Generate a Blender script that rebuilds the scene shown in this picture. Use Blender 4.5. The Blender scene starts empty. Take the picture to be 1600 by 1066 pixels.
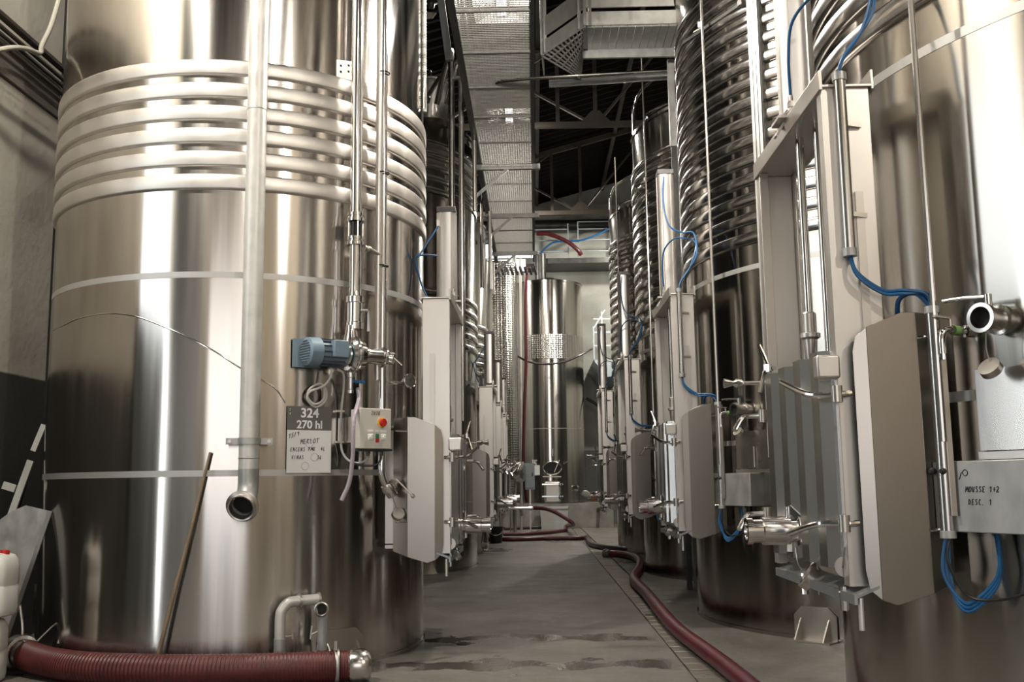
import bpy, bmesh, math, random
from mathutils import Vector, Matrix
random.seed(7)
S = bpy.context.scene
COL = S.collection
PI = math.pi
R_ = math.radians
# ------------------------------------------------------------------ camera
F_PX, PITCH, ROLL, YAW, EYE = 1574.6, 0.1411, -0.0129, -0.021, 1.3
fw = Vector((math.sin(YAW)*math.cos(PITCH), math.cos(YAW)*math.cos(PITCH), math.sin(PITCH)))
r0 = Vector((math.cos(YAW), -math.sin(YAW), 0)); u0 = r0.cross(fw)
rt = math.cos(ROLL)*r0 + math.sin(ROLL)*u0
up = -math.sin(ROLL)*r0 + math.cos(ROLL)*u0
cam = bpy.data.cameras.new('camera'); cam.sensor_width = 36; cam.lens = F_PX/1600*36
cam.clip_end = 200
co = bpy.data.objects.new('camera', cam); COL.objects.link(co)
m = Matrix.Identity(4)
for i in range(3):
    m[i][0], m[i][1], m[i][2] = rt[i], up[i], -fw[i]
m[2][3] = EYE
co.matrix_world = m
S.camera = co
def ray(x, y): return fw*F_PX + rt*(x-800) - up*(y-533)
def atY(x, y, Y): d = ray(x, y); t = Y/d.y; return Vector((d.x*t, Y, EYE+d.z*t))
def atZ(x, y, z): d = ray(x, y); t = (z-EYE)/d.z; return Vector((d.x*t, d.y*t, z))
def atX(x, y, X): d = ray(x, y); t = X/d.x; return Vector((X, d.y*t, EYE+d.z*t))
# ------------------------------------------------------------------ world, light, exposure
w = bpy.data.worlds.new('world'); S.world = w; w.use_nodes = True
bg = w.node_tree.nodes['Background']; bg.inputs[0].default_value = (0.80, 0.88, 1.0, 1); bg.inputs[1].default_value = 1.0
S.view_settings.view_transform = 'Standard'; S.view_settings.look = 'None'
S.view_settings.exposure = 0.25; S.view_settings.gamma = 1.0; S.view_settings.use_curve_mapping = False
def area(name, loc, direction, sx, sy, power, col):
    l = bpy.data.lights.new(name, 'AREA'); l.shape = 'RECTANGLE'; l.size = sx; l.size_y = sy; l.energy = power; l.color = col
    o = bpy.data.objects.new(name, l); COL.objects.link(o); o.location = loc
    o.rotation_euler = Vector(direction).to_track_quat('-Z', 'Y').to_euler(); return o
area('daylight_side_window', (-4.72, 4.45, 4.25), (1, 0, 0), 2.2, 2.5, 27, (0.95, 1.0, 0.99))
area('daylight_side_gap', (-4.56, 3.73, 1.5), (1, 0, 0), .26, 2.9, 22, (0.93, 0.98, 1.0))
area('daylight_rear_door', (0, -8.9, 3.45), (0, 1, 0), 7.2, 4.9, 132, (1.0, 0.875, 0.73))
try:
    S.cycles.use_denoising = True; S.cycles.max_bounces = 10; S.cycles.diffuse_bounces = 4; S.cycles.glossy_bounces = 6
    S.cycles.sample_clamp_indirect = 6.0; S.cycles.caustics_reflective = False; S.cycles.caustics_refractive = False
except Exception: pass
# ------------------------------------------------------------------ materials
MATS = {}
def mat(name, base, rough=0.5, metal=0.0, noise=0.0, nscale=(8, 8, 8), bump=0.0, bscale=None, rvar=0.0, aniso=0.0, arot=0.25, emit=None, spec=None, alpha=None, trans=0.0, col2=None, detail=4):
    M = bpy.data.materials.new(name); M.use_nodes = True; nt = M.node_tree; N = nt.nodes; L = nt.links
    b = N['Principled BSDF']; b.inputs['Base Color'].default_value = (*base, 1); b.inputs['Roughness'].default_value = rough
    b.inputs['Metallic'].default_value = metal
    if spec is not None: b.inputs['Specular IOR Level'].default_value = spec
    if trans: b.inputs['Transmission Weight'].default_value = trans
    if emit: b.inputs['Emission Color'].default_value = (*emit[:3], 1); b.inputs['Emission Strength'].default_value = emit[3]
    if noise or rvar or bump:
        tc = N.new('ShaderNodeTexCoord'); mp = N.new('ShaderNodeMapping'); mp.inputs['Scale'].default_value = nscale
        nz = N.new('ShaderNodeTexNoise'); nz.inputs['Scale'].default_value = 1.0; nz.inputs['Detail'].default_value = detail
        L.new(tc.outputs['Object'], mp.inputs['Vector']); L.new(mp.outputs[0], nz.inputs['Vector'])
        if noise:
            cr = N.new('ShaderNodeValToRGB'); c2 = col2 or tuple(c*(1-noise) for c in base)
            cr.color_ramp.elements[0].position = .32; cr.color_ramp.elements[1].position = .68
            cr.color_ramp.elements[0].color = (*c2, 1); cr.color_ramp.elements[1].color = (*base, 1)
            L.new(nz.outputs[0], cr.inputs[0]); L.new(cr.outputs[0], b.inputs['Base Color'])
        if rvar:
            mr = N.new('ShaderNodeMapRange'); mr.inputs['From Min'].default_value = .3; mr.inputs['From Max'].default_value = .7
            mr.inputs['To Min'].default_value = max(.02, rough-rvar); mr.inputs['To Max'].default_value = rough+rvar
            L.new(nz.outputs[0], mr.inputs[0]); L.new(mr.outputs[0], b.inputs['Roughness'])
        if bump:
            src = nz
            if bscale:
                mp2 = N.new('ShaderNodeMapping'); mp2.inputs['Scale'].default_value = bscale
                src = N.new('ShaderNodeTexNoise'); src.inputs['Scale'].default_value = 1; src.inputs['Detail'].default_value = 2
                L.new(tc.outputs['Object'], mp2.inputs[0]); L.new(mp2.outputs[0], src.inputs['Vector'])
            bp = N.new('ShaderNodeBump'); bp.inputs['Strength'].default_value = bump; bp.inputs['Distance'].default_value = .02
            L.new(src.outputs[0], bp.inputs['Height']); L.new(bp.outputs[0], b.inputs['Normal'])
    if aniso:
        b.inputs['Anisotropic'].default_value = aniso; b.inputs['Anisotropic Rotation'].default_value = arot
        tg = N.new('ShaderNodeTangent'); tg.direction_type = 'RADIAL'; tg.axis = 'Z'; L.new(tg.outputs[0], b.inputs['Tangent'])
    MATS[name] = M; return M
STEEL = (0.63, 0.595, 0.555)
mat('shell', STEEL, .17, 1, noise=.12, nscale=(11, 11, .35), rvar=.04, bump=.07, bscale=(3.0, 3.0, .25), aniso=.85)
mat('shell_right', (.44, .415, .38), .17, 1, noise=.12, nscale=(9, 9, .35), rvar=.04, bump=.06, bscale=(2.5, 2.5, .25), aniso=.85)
mat('band', (.68, .645, .60), .46, 1, noise=.08, nscale=(5, 5, 3), rvar=.06)
mat('guard', (.38, .35, .315), .27, 1, noise=.05, nscale=(3, 3, 2))
mat('hatch_steel', (.66, .65, .635), .24, 1, noise=.05, nscale=(3, 3, 2))
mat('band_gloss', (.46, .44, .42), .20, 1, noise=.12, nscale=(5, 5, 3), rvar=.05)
mat('tape', (.50, .49, .47), .45, .6)
mat('steel', (.60, .575, .545), .24, 1, noise=.08, nscale=(6, 6, 2), rvar=.05)
mat('chrome', (.72, .70, .68), .12, 1)
mat('satin', (.58, .545, .50), .34, 1, noise=.10, nscale=(4, 4, 2), rvar=.06)
mat('satin_light', (.68, .645, .60), .36, .85, noise=.08, nscale=(4, 4, 2), rvar=.05)
mat('aluminium', (.74, .715, .68), .40, 1, noise=.06, nscale=(3, 3, 3), rvar=.04)
mat('galvanised', (.46, .455, .44), .42, .5, noise=.22, nscale=(14, 14, 8), rvar=.10)
mat('galvanised_white', (.66, .64, .60), .44, .35, noise=.15, nscale=(10, 10, 10), rvar=.08)
mat('tray_steel', (.42, .44, .46), .45, .9, noise=.12, nscale=(5, 5, 5))
mat('dark_steel', (.10, .098, .095), .40, .8, noise=.3, nscale=(6, 6, 6))
mat('cap_grey', (.13, .125, .12), .5, .2)
mat('black', (.012, .012, .012), .45)
mat('hole_shade', (.004, .004, .004), .8)  # black that stands in for the shade inside openings
mat('blue_hose', (.015, .10, .25), .35)
mat('red_hose', (.10, .016, .016), .42, noise=.35, nscale=(9, 9, 9))
mat('wine_hose', (.085, .009, .017), .34, noise=.3, nscale=(5, 5, 5))
mat('dark_hose', (.035, .028, .028), .35)
mat('pink_hose', (.42, .36, .40), .25, noise=.15, nscale=(20, 20, 20))
mat('white_plastic', (.78, .78, .72), .4, noise=.06, nscale=(4, 4, 4))
mat('box_plastic', (.66, .62, .55), .45)
mat('grey_cable', (.55, .54, .50), .5)
mat('motor_blue', (.20, .28, .34), .4, noise=.12, nscale=(12, 12, 12))
mat('motor_dark', (.07, .09, .11), .45)
mat('red', (.52, .02, .015), .35)
mat('yellow', (.80, .52, .10), .4)
mat('green', (.01, .20, .10), .4)
mat('lime', (.28, .48, .16), .4)
mat('sign_grey', (.13, .125, .115), .45)
mat('paper', (.76, .75, .73), .5)
mat('lettering_white', (.85, .85, .83), .5)
mat('ink', (.02, .02, .025), .5)
mat('ink_pale', (.42, .42, .42), .5)
mat('wood', (.30, .22, .14), .6, noise=.4, nscale=(30, 30, 3))
mat('white_wood', (.62, .60, .55), .6, noise=.2, nscale=(10, 10, 3))
mat('glass_dark', (.02, .018, .016), .08, 0)
mat('gauge', (.80, .77, .70), .35)
mat('cable', (.50, .47, .40), .6)
mat('roof', (.011, .008, .006), .85, spec=.1, noise=.4, nscale=(.6, .6, .6))
mat('truss', (.07, .055, .043), .6, .2, noise=.3, nscale=(2, 2, 2))
mat('rail_grey', (.32, .36, .38), .5, .4)
mat('orange', (.75, .18, .04), .5)
mat('lamp_glow', (1, 1, 1), .5, emit=(1.0, .95, 1.0, 14))
mat('lamp_body', (.55, .55, .53), .5)
mat('window_glow', (.9, .9, .9), .5, emit=(.93, .97, 1.0, 2.2))
mat('concrete', (.36, .34, .31), .8, noise=.35, nscale=(3, 3, 3), bump=.2)
mat('drain', (.24, .215, .185), .38, .3, noise=.35, nscale=(4, 4, 4))
mat('tub', (.62, .62, .58), .5, noise=.15, nscale=(5, 5, 5))
# dimpled steel
M = mat('dimpled', (.55, .53, .50), .22, 1); nt = M.node_tree; N = nt.nodes; L = nt.links
tc = N.new('ShaderNodeTexCoord'); vo = N.new('ShaderNodeTexVoronoi'); vo.inputs['Scale'].default_value = 16; vo.inputs['Randomness'].default_value = .15
bp = N.new('ShaderNodeBump'); bp.inputs['Strength'].default_value = .45; bp.inputs['Distance'].default_value = .03
L.new(tc.outputs['Object'], vo.inputs['Vector']); L.new(vo.outputs['Distance'], bp.inputs['Height']); L.new(bp.outputs[0], N['Principled BSDF'].inputs['Normal'])
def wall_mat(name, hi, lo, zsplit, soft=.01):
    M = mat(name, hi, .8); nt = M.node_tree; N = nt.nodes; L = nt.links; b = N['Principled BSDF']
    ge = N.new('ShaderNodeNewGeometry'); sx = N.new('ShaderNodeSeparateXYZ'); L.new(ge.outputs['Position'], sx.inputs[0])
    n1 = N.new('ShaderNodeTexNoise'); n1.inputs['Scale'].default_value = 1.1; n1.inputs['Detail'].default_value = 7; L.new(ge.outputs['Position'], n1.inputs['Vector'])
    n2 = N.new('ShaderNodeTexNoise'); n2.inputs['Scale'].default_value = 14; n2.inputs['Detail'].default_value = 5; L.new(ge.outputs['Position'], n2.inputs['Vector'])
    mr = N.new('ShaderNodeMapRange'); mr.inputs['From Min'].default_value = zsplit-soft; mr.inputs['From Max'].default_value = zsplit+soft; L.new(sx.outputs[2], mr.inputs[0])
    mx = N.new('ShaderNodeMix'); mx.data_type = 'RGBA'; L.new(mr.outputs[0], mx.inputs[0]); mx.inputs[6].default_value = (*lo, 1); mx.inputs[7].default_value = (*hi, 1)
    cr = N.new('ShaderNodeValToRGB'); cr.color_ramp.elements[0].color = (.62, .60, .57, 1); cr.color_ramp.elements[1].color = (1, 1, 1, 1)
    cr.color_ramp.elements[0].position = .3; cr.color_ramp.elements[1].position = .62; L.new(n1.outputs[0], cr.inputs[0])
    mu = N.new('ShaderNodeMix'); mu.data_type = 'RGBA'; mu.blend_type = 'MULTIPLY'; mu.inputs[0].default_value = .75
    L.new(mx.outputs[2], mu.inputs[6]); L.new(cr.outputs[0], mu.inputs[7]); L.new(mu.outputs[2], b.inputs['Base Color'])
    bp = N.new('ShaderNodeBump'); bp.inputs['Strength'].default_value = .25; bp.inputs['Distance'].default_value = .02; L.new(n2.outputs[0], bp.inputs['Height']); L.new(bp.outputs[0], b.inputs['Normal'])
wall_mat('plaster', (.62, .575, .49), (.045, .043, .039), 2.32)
wall_mat('plaster_shade', (.05, .05, .046), (.03, .03, .028), 2.32)  # plaster darkened to paint in the shade behind the tank rows
mat('shutter', (.035, .045, .042), .45)
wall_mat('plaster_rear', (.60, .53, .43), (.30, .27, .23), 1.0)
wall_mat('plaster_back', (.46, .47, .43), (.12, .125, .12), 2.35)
# floor
M = mat('floor', (.2, .19, .17), .5); nt = M.node_tree; N = nt.nodes; L = nt.links; b = N['Principled BSDF']
ge = N.new('ShaderNodeNewGeometry'); pos = ge.outputs['Position']
def noise(scale, det=5, vec=None, mapscale=None):
    n = N.new('ShaderNodeTexNoise'); n.inputs['Scale'].default_value = scale; n.inputs['Detail'].default_value = det
    v = vec or pos
    if mapscale:
        mp = N.new('ShaderNodeMapping'); mp.inputs['Scale'].default_value = mapscale; L.new(v, mp.inputs[0]); v = mp.outputs[0]
    L.new(v, n.inputs['Vector']); return n.outputs[0]
def ramp(src, p0, c0, p1, c1):
    r = N.new('ShaderNodeValToRGB'); r.color_ramp.elements[0].position = p0; r.color_ramp.elements[1].position = p1
    r.color_ramp.elements[0].color = (*c0, 1); r.color_ramp.elements[1].color = (*c1, 1); L.new(src, r.inputs[0]); return r.outputs[0]
def math_(op, a, bb):
    n = N.new('ShaderNodeMath'); n.operation = op
    for i, q in enumerate((a, bb)):
        if isinstance(q, (int, float)): n.inputs[i].default_value = q
        else: L.new(q, n.inputs[i])
    return n.outputs[0]
def mixc(fac, a, bb, blend='MIX'):
    n = N.new('ShaderNodeMix'); n.data_type = 'RGBA'; n.blend_type = blend
    for i, q in ((0, fac), (6, a), (7, bb)):
        if isinstance(q, (int, float)): n.inputs[i].default_value = q
        elif isinstance(q, tuple): n.inputs[i].default_value = (*q, 1)
        else: L.new(q, n.inputs[i])
    return n.outputs[2]
base = ramp(noise(.9, 8), .32, (.115, .107, .094), .68, (.225, .209, .183))
fine = ramp(noise(16, 6), .35, (.72, .72, .72), .65, (1, 1, 1))
colr = mixc(.8, base, fine, 'MULTIPLY')
streak = ramp(noise(1.0, 6, None, (.55, 2.6, 1)), .60, (0, 0, 0), .70, (1, 1, 1))
colr = mixc(math_('MULTIPLY', streak, .6), colr, (.06, .052, .043))
blot = ramp(noise(.35, 7, None, (1.4, .7, 1)), .45, (0, 0, 0), .66, (1, 1, 1))
colr = mixc(math_('MULTIPLY', blot, .35), colr, (.11, .092, .072))
scuff = ramp(noise(1.0, 8, None, (3.2, .8, 1)), .64, (0, 0, 0), .72, (1, 1, 1))
colr = mixc(math_('MULTIPLY', scuff, .35), colr, (.34, .32, .285))
# wet bands across the aisle, with ragged edges
sp = N.new('ShaderNodeSeparateXYZ'); L.new(pos, sp.inputs[0])
wob = noise(2.2, 5)
def band_mask(y0, half):
    yy = math_('ADD', sp.outputs[1], math_('MULTIPLY', math_('SUBTRACT', wob, .5), 1.1))
    d = math_('ABSOLUTE', math_('SUBTRACT', yy, y0), 0)
    mm = N.new('ShaderNodeMapRange'); mm.inputs['From Min'].default_value = half; mm.inputs['From Max'].default_value = half-.06; L.new(d, mm.inputs[0])
    return mm.outputs[0]
wet = math_('MAXIMUM', band_mask(8.85, .20), band_mask(7.55, .20))
wx = N.new('ShaderNodeMapRange'); wx.inputs['From Min'].default_value = 1.02; wx.inputs['From Max'].default_value = .85; L.new(sp.outputs[0], wx.inputs[0])
wet = math_('MULTIPLY', wet, wx.outputs[0])
pud = ramp(noise(.55, 4, None, (1, .6, 1)), .60, (0, 0, 0), .63, (1, 1, 1))
wet = math_('MAXIMUM', wet, math_('MULTIPLY', pud, .55))
colr = mixc(math_('MULTIPLY', wet, .62), colr, (.035, .033, .03))
L.new(colr, b.inputs['Base Color'])
rr = ramp(noise(2.5, 6), .3, (.42,)*3, .7, (.62,)*3)
rr = mixc(math_('MULTIPLY', wet, .95), rr, (.05,)*3)
L.new(rr, b.inputs['Roughness'])
bp = N.new('ShaderNodeBump'); bp.inputs['Strength'].default_value = .12; bp.inputs['Distance'].default_value = .02; L.new(noise(22, 6), bp.inputs['Height']); L.new(bp.outputs[0], b.inputs['Normal'])
# ------------------------------------------------------------------ mesh helpers
def V(*a): return Vector(a)
class MB:
    """collects shapes; build() links them as one mesh object"""
    def __init__(s, mp=None): s.v = []; s.f = []; s.mp = mp or (lambda p: p)
    def add(s, vs, fs):
        n = len(s.v); s.v += [tuple(s.mp(Vector(q))) for q in vs]; s.f += [tuple(i+n for i in f) for f in fs]; return s
    def box(s, a, b):
        x0, y0, z0 = [min(a[i], b[i]) for i in range(3)]; x1, y1, z1 = [max(a[i], b[i]) for i in range(3)]
        return s.add([(x0, y0, z0), (x1, y0, z0), (x1, y1, z0), (x0, y1, z0), (x0, y0, z1), (x1, y0, z1), (x1, y1, z1), (x0, y1, z1)],
                     [(0, 3, 2, 1), (4, 5, 6, 7), (0, 1, 5, 4), (1, 2, 6, 5), (2, 3, 7, 6), (3, 0, 4, 7)])
    def bar(s, p, q, wd, ht, upv=(0, 0, 1)):
        p = Vector(p); q = Vector(q); d = (q-p).normalized(); uu = Vector(upv)
        if abs(d.dot(uu)) > .97: uu = V(0, 1, 0) if abs(d.y) < .9 else V(1, 0, 0)
        sd = d.cross(uu).normalized(); uu = sd.cross(d)
        c = [sd*(a*wd/2)+uu*(b_*ht/2) for a, b_ in ((-1, -1), (1, -1), (1, 1), (-1, 1))]
        return s.add([p+k for k in c]+[q+k for k in c], [(3, 2, 1, 0), (4, 5, 6, 7), (0, 1, 5, 4), (1, 2, 6, 5), (2, 3, 7, 6), (3, 0, 4, 7)])
    def rev(s, p, d, prof, n=20, caps=True):
        """solid of revolution about the axis through p along d; prof = [(distance along axis, radius)]"""
        p = Vector(p); d = Vector(d).normalized(); a = d.orthogonal().normalized(); b_ = d.cross(a)
        vs = []; fs = []
        for t, r in prof:
            for k in range(n):
                an = 2*PI*k/n; vs.append(p+d*t+(a*math.cos(an)+b_*math.sin(an))*r)
        for i in range(len(prof)-1):
            for k in range(n):
                k2 = (k+1) % n; fs.append((i*n+k, i*n+k2, (i+1)*n+k2, (i+1)*n+k))
        if caps: fs.append(tuple(range(n))[::-1]); fs.append(tuple((len(prof)-1)*n+k for k in range(n)))
        return s.add(vs, fs)
    def cyl(s, p, q, r, n=16, r2=None):
        p = Vector(p); q = Vector(q); return s.rev(p, q-p, [(0, r), ((q-p).length, r if r2 is None else r2)], n)
    def tube(s, pts, r, n=10, smooth=6, caps=True):
        pts = [Vector(q) for q in pts]
        if smooth and len(pts) > 2:
            o = []; P = [2*pts[0]-pts[1]]+pts+[2*pts[-1]-pts[-2]]
            for i in range(1, len(P)-2):
                for k in range(smooth):
                    t = k/smooth; a, b_, c, d = P[i-1], P[i], P[i+1], P[i+2]
                    o.append(.5*((2*b_)+(c-a)*t+(2*a-5*b_+4*c-d)*t*t+(3*b_-a-3*c+d)*t**3))
            pts = o+[pts[-1]]
        vs = []; fs = []; nrm = None
        for i, q in enumerate(pts):
            d = (pts[min(i+1, len(pts)-1)]-pts[max(i-1, 0)]).normalized()
            nrm = d.orthogonal() if nrm is None else (nrm-d*nrm.dot(d)); nrm.normalize(); b_ = d.cross(nrm)
            rr = r(i/(len(pts)-1)) if callable(r) else r
            for k in range(n):
                an = 2*PI*k/n; vs.append(q+(nrm*math.cos(an)+b_*math.sin(an))*rr)
        for i in range(len(pts)-1):
            for k in range(n):
                k2 = (k+1) % n; fs.append((i*n+k, i*n+k2, (i+1)*n+k2, (i+1)*n+k))
        if caps: fs.append(tuple(range(n))[::-1]); fs.append(tuple((len(pts)-1)*n+k for k in range(n)))
        return s.add(vs, fs)
    def ring(s, p, d, r_in, r_out, t, n=24):
        """flat washer of thickness t"""
        return s.rev(p, d, [(0, r_in), (0, r_out), (t, r_out), (t, r_in), (0, r_in)], n, caps=False)
    def torus(s, p, d, Rm, r, n=28, k=8):
        p = Vector(p); d = Vector(d).normalized()
        return s.rev(p, d, [(r*math.sin(2*PI*j/k), Rm+r*math.cos(2*PI*j/k)) for j in range(k+1)], n, caps=False)
    def prism(s, poly, ext):
        """poly: list of 3-d points (flat); ext: extrusion vector"""
        poly = [Vector(q) for q in poly]; n = len(poly); e = Vector(ext)
        return s.add(poly+[q+e for q in poly], [tuple(range(n))[::-1], tuple(range(n, 2*n))]+[(i, (i+1) % n, n+(i+1) % n, n+i) for i in range(n)])
    def build(s, name, material, parent=None, loc=None, bevel=0, ang=32, label=None):
        me = bpy.data.meshes.new(name); me.from_pydata(s.v, [], s.f)
        bm = bmesh.new(); bm.from_mesh(me); bmesh.ops.recalc_face_normals(bm, faces=bm.faces); bm.to_mesh(me); bm.free()
        me.materials.append(MATS[material]); me.polygons.foreach_set('use_smooth', [True]*len(me.polygons)); me.set_sharp_from_angle(angle=R_(ang))
        o = bpy.data.objects.new(name, me); COL.objects.link(o)
        if loc is not None: o.location = loc
        if parent is not None: o.parent = parent
        if bevel:
            bv = o.modifiers.new('bevel', 'BEVEL'); bv.width = bevel; bv.segments = 2; bv.limit_method = 'ANGLE'; bv.angle_limit = R_(40)
        if label: o['label'] = label
        return o
def tag(o, label, cat, group=None, kind=None):
    o['label'] = label
    if cat: o['category'] = cat
    if group: o['group'] = group
    if kind: o['kind'] = kind
    return o
def empty(name, loc, label=None, cat=None, group=None):
    o = bpy.data.objects.new(name, None); COL.objects.link(o); o.location = loc
    if label: tag(o, label, cat, group)
    return o
def struct(o, label=None):
    o['kind'] = 'structure'
    if label: o['label'] = label
    return o
def copy_tree(o, parent=None):
    c = o.copy(); COL.objects.link(c); c.parent = parent
    for ch in list(o.children): copy_tree(ch, c)
    return c
STROKE = {'0': [[(.1, .3), (.1, .8), (.5, 1), (.8, .7), (.8, .2), (.4, 0), (.1, .3)]], '1': [[(.1, .7), (.5, 1), (.45, 0)]],
 '2': [[(0, .8), (.4, 1), (.7, .75), (0, 0), (.8, .05)]], '3': [[(.1, 1), (.7, .95), (.3, .55), (.7, .3), (.4, 0), (0, .1)]],
 '4': [[(.5, 1), (0, .35), (.8, .4)], [(.55, .7), (.5, 0)]], '5': [[(.7, 1), (.2, 1), (.1, .55), (.6, .5), (.6, .1), (0, 0)]],
 '6': [[(.6, 1), (.1, .5), (.1, .1), (.5, 0), (.6, .35), (.1, .35)]], '9': [[(.7, .7), (.3, 1), (.1, .7), (.6, .6), (.7, .8), (.5, 0)]],
 '/': [[(0, 0), (.5, 1.1)]], '+': [[(0, .5), (.8, .5)], [(.4, .9), (.4, .1)]], '.': [[(.2, 0), (.28, .06)]],
 'M': [[(0, 0), (.15, 1), (.45, .3), (.8, 1), (.9, 0)]], 'E': [[(.7, 1), (.1, .95), (.1, 0), (.7, .05)], [(.1, .5), (.55, .52)]],
 'R': [[(.1, 0), (.1, 1), (.6, .85), (.15, .5), (.7, 0)]], 'L': [[(.15, 1), (.1, 0), (.7, .05)]], 'O': [[(.4, 1), (.05, .6), (.2, 0), (.7, .2), (.75, .8), (.4, 1)]],
 'T': [[(-.1, .95), (1.0, 1.05)], [(.4, 1), (.35, 0)]], 'N': [[(.05, 0), (.1, 1), (.6, 0), (.7, 1)]], 'C': [[(.7, .85), (.3, 1), (.05, .5), (.3, 0), (.7, .1)]],
 'S': [[(.7, .9), (.25, 1), (.1, .7), (.6, .4), (.5, .05), (0, .05)]], 'P': [[(.1, 0), (.1, 1), (.65, .85), (.5, .5), (.1, .5)]], 'V': [[(0, 1), (.3, 0), (.65, 1)]],
 'I': [[(.3, 1), (.25, 0)]], 'A': [[(0, 0), (.4, 1), (.75, 0)], [(.15, .4), (.6, .4)]], 'U': [[(.05, 1), (.1, .1), (.5, 0), (.65, 1)]], 'D': [[(.1, 0), (.1, 1), (.65, .7), (.6, .2), (.1, 0)]],
 'H': [[(.05, 0), (.1, 1)], [(.1, .5), (.6, .5)], [(.6, 1), (.6, 0)]]}
def handwriting(mb, text, org, ex, ez, size, th, nrm):
    """pen strokes laid on a plane: org start, ex / ez unit directions, nrm outward"""
    x = 0
    for ch in text:
        for st in STROKE.get(ch, []):
            pts = [Vector(org)+Vector(ex)*((x+a*.62+.12*c_)*size)+Vector(ez)*(c_*size) for a, c_ in st]
            for a, b_ in zip(pts, pts[1:]): mb.bar(a, b_, th, th*.5, nrm)
        x += .72
def text_mesh(name, body, size, org, ex, ez, material, parent, bold=0.0):
    cu = bpy.data.curves.new(name, 'FONT'); cu.body = body; cu.size = size; cu.align_x = 'CENTER'; cu.extrude = .0008; cu.offset = bold
    t = bpy.data.objects.new(name, cu); dg = bpy.context.evaluated_depsgraph_get()
    COL.objects.link(t); dg.update(); me = bpy.data.meshes.new_from_object(t.evaluated_get(dg)); COL.objects.unlink(t); bpy.data.objects.remove(t)
    ex = Vector(ex).normalized(); ez = Vector(ez).normalized(); n = ex.cross(ez)
    M4 = Matrix((ex, ez, n)).transposed().to_4x4(); M4.translation = Vector(org); me.transform(M4)
    me.materials.clear(); me.materials.append(MATS[material]); o = bpy.data.objects.new(name, me); COL.objects.link(o); o.parent = parent; return o
#STRUCTURE
XL, XR, YB, YR = -4.6, 9.0, 33.0, -9.0
flo = struct(MB().box((-8, -9.2, -.2), (1.04, 33.2, 0)).box((1.33, -9.2, -.2), (9.2, 33.2, 0)).box((1.04, -9.2, -.2), (1.33, 33.2, -.035)).build('floor', 'floor'), 'grey stained concrete floor with wet bands across the aisle')
dp = None
y = 5.0; k = 0
while y < 31.5:
    ln = .26
    if dp is None:
        dp = MB().box((-.128, 0, -.03), (.128, ln-.02, -.004)).build('drain_plate', 'drain', flo, (1.185, y, 0), bevel=.004)
    else:
        o = dp.copy(); COL.objects.link(o); o.location = (1.185+random.uniform(-.003, .003), y, random.uniform(-.003, .002))
    y += ln; k += 1
# left wall with the tall side door opening, its rear stretch set back behind the tanks
def wallbox(name, boxes, material, label): 
    b = MB()
    for a, c in boxes: b.box(a, c)
    return struct(b.build(name, material), label)
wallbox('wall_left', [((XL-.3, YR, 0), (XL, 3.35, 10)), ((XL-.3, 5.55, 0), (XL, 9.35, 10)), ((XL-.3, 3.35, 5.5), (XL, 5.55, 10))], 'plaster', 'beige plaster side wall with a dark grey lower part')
struct(MB().box((-4.58, -5.5, 0), (-4.50, 3.25, 7.5)).build('dark_reflection_panel', 'shutter'), 'unseen dark green grey panel added along the side wall for reflections')  # unseen panel added for the dark streak mirrored in the left tank
struct(MB().box((-4.58, 3.9, 0), (-4.52, 5.7, 2.95)).build('door_1', 'shutter'), 'grey sliding side door standing slightly open')
wallbox('wall_left_rear', [((-7.3, 9.05, 0), (XL-.3, 9.35, 10)), ((-7.3, 9.35, 0), (-7.0, 25.5, 10))], 'plaster_shade', 'plaster wall set back behind the left tanks, shade painted into its colour')
wallbox('wall_left_far', [((-7.3, 25.5, 0), (-7.0, YB, 10))], 'plaster_back', 'pale wall left of the far tank')
wallbox('wall_right', [((XR, YR, 0), (XR+.3, 2.4, 14))], 'plaster_rear', 'beige plaster wall beside the viewer')
wallbox('wall_right_middle', [((XR, 2.4, 0), (XR+.3, 25.5, 14))], 'plaster_shade', 'wall behind the right tanks, shade painted into its colour')
wallbox('wall_right_far', [((XR, 25.5, 0), (XR+.3, YB, 14))], 'plaster_back', 'pale wall beside the far tank')
wallbox('wall_rear', [((-8, YR-.3, 0), (-3.65, YR, 14)), ((3.65, YR-.3, 0), (9.2, YR, 14)), ((-3.65, YR-.3, 5.95), (3.65, YR, 14))], 'plaster_rear', 'plaster wall with a wide open doorway behind the viewer')
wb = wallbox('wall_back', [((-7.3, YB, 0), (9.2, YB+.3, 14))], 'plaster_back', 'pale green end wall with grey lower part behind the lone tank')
struct(MB().box((XL-.28, 9.35, 4.25), (XL+.42, 9.75, 4.37)).build('trim_1', 'concrete'), 'small concrete ledge at the end of the side wall')
# outdoors seen through the openings
struct(MB().box((-40, -40, -.35), (-8.0, 40, -.25)).build('ground_outside', 'concrete'), 'concrete yard outside the side door')
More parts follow.
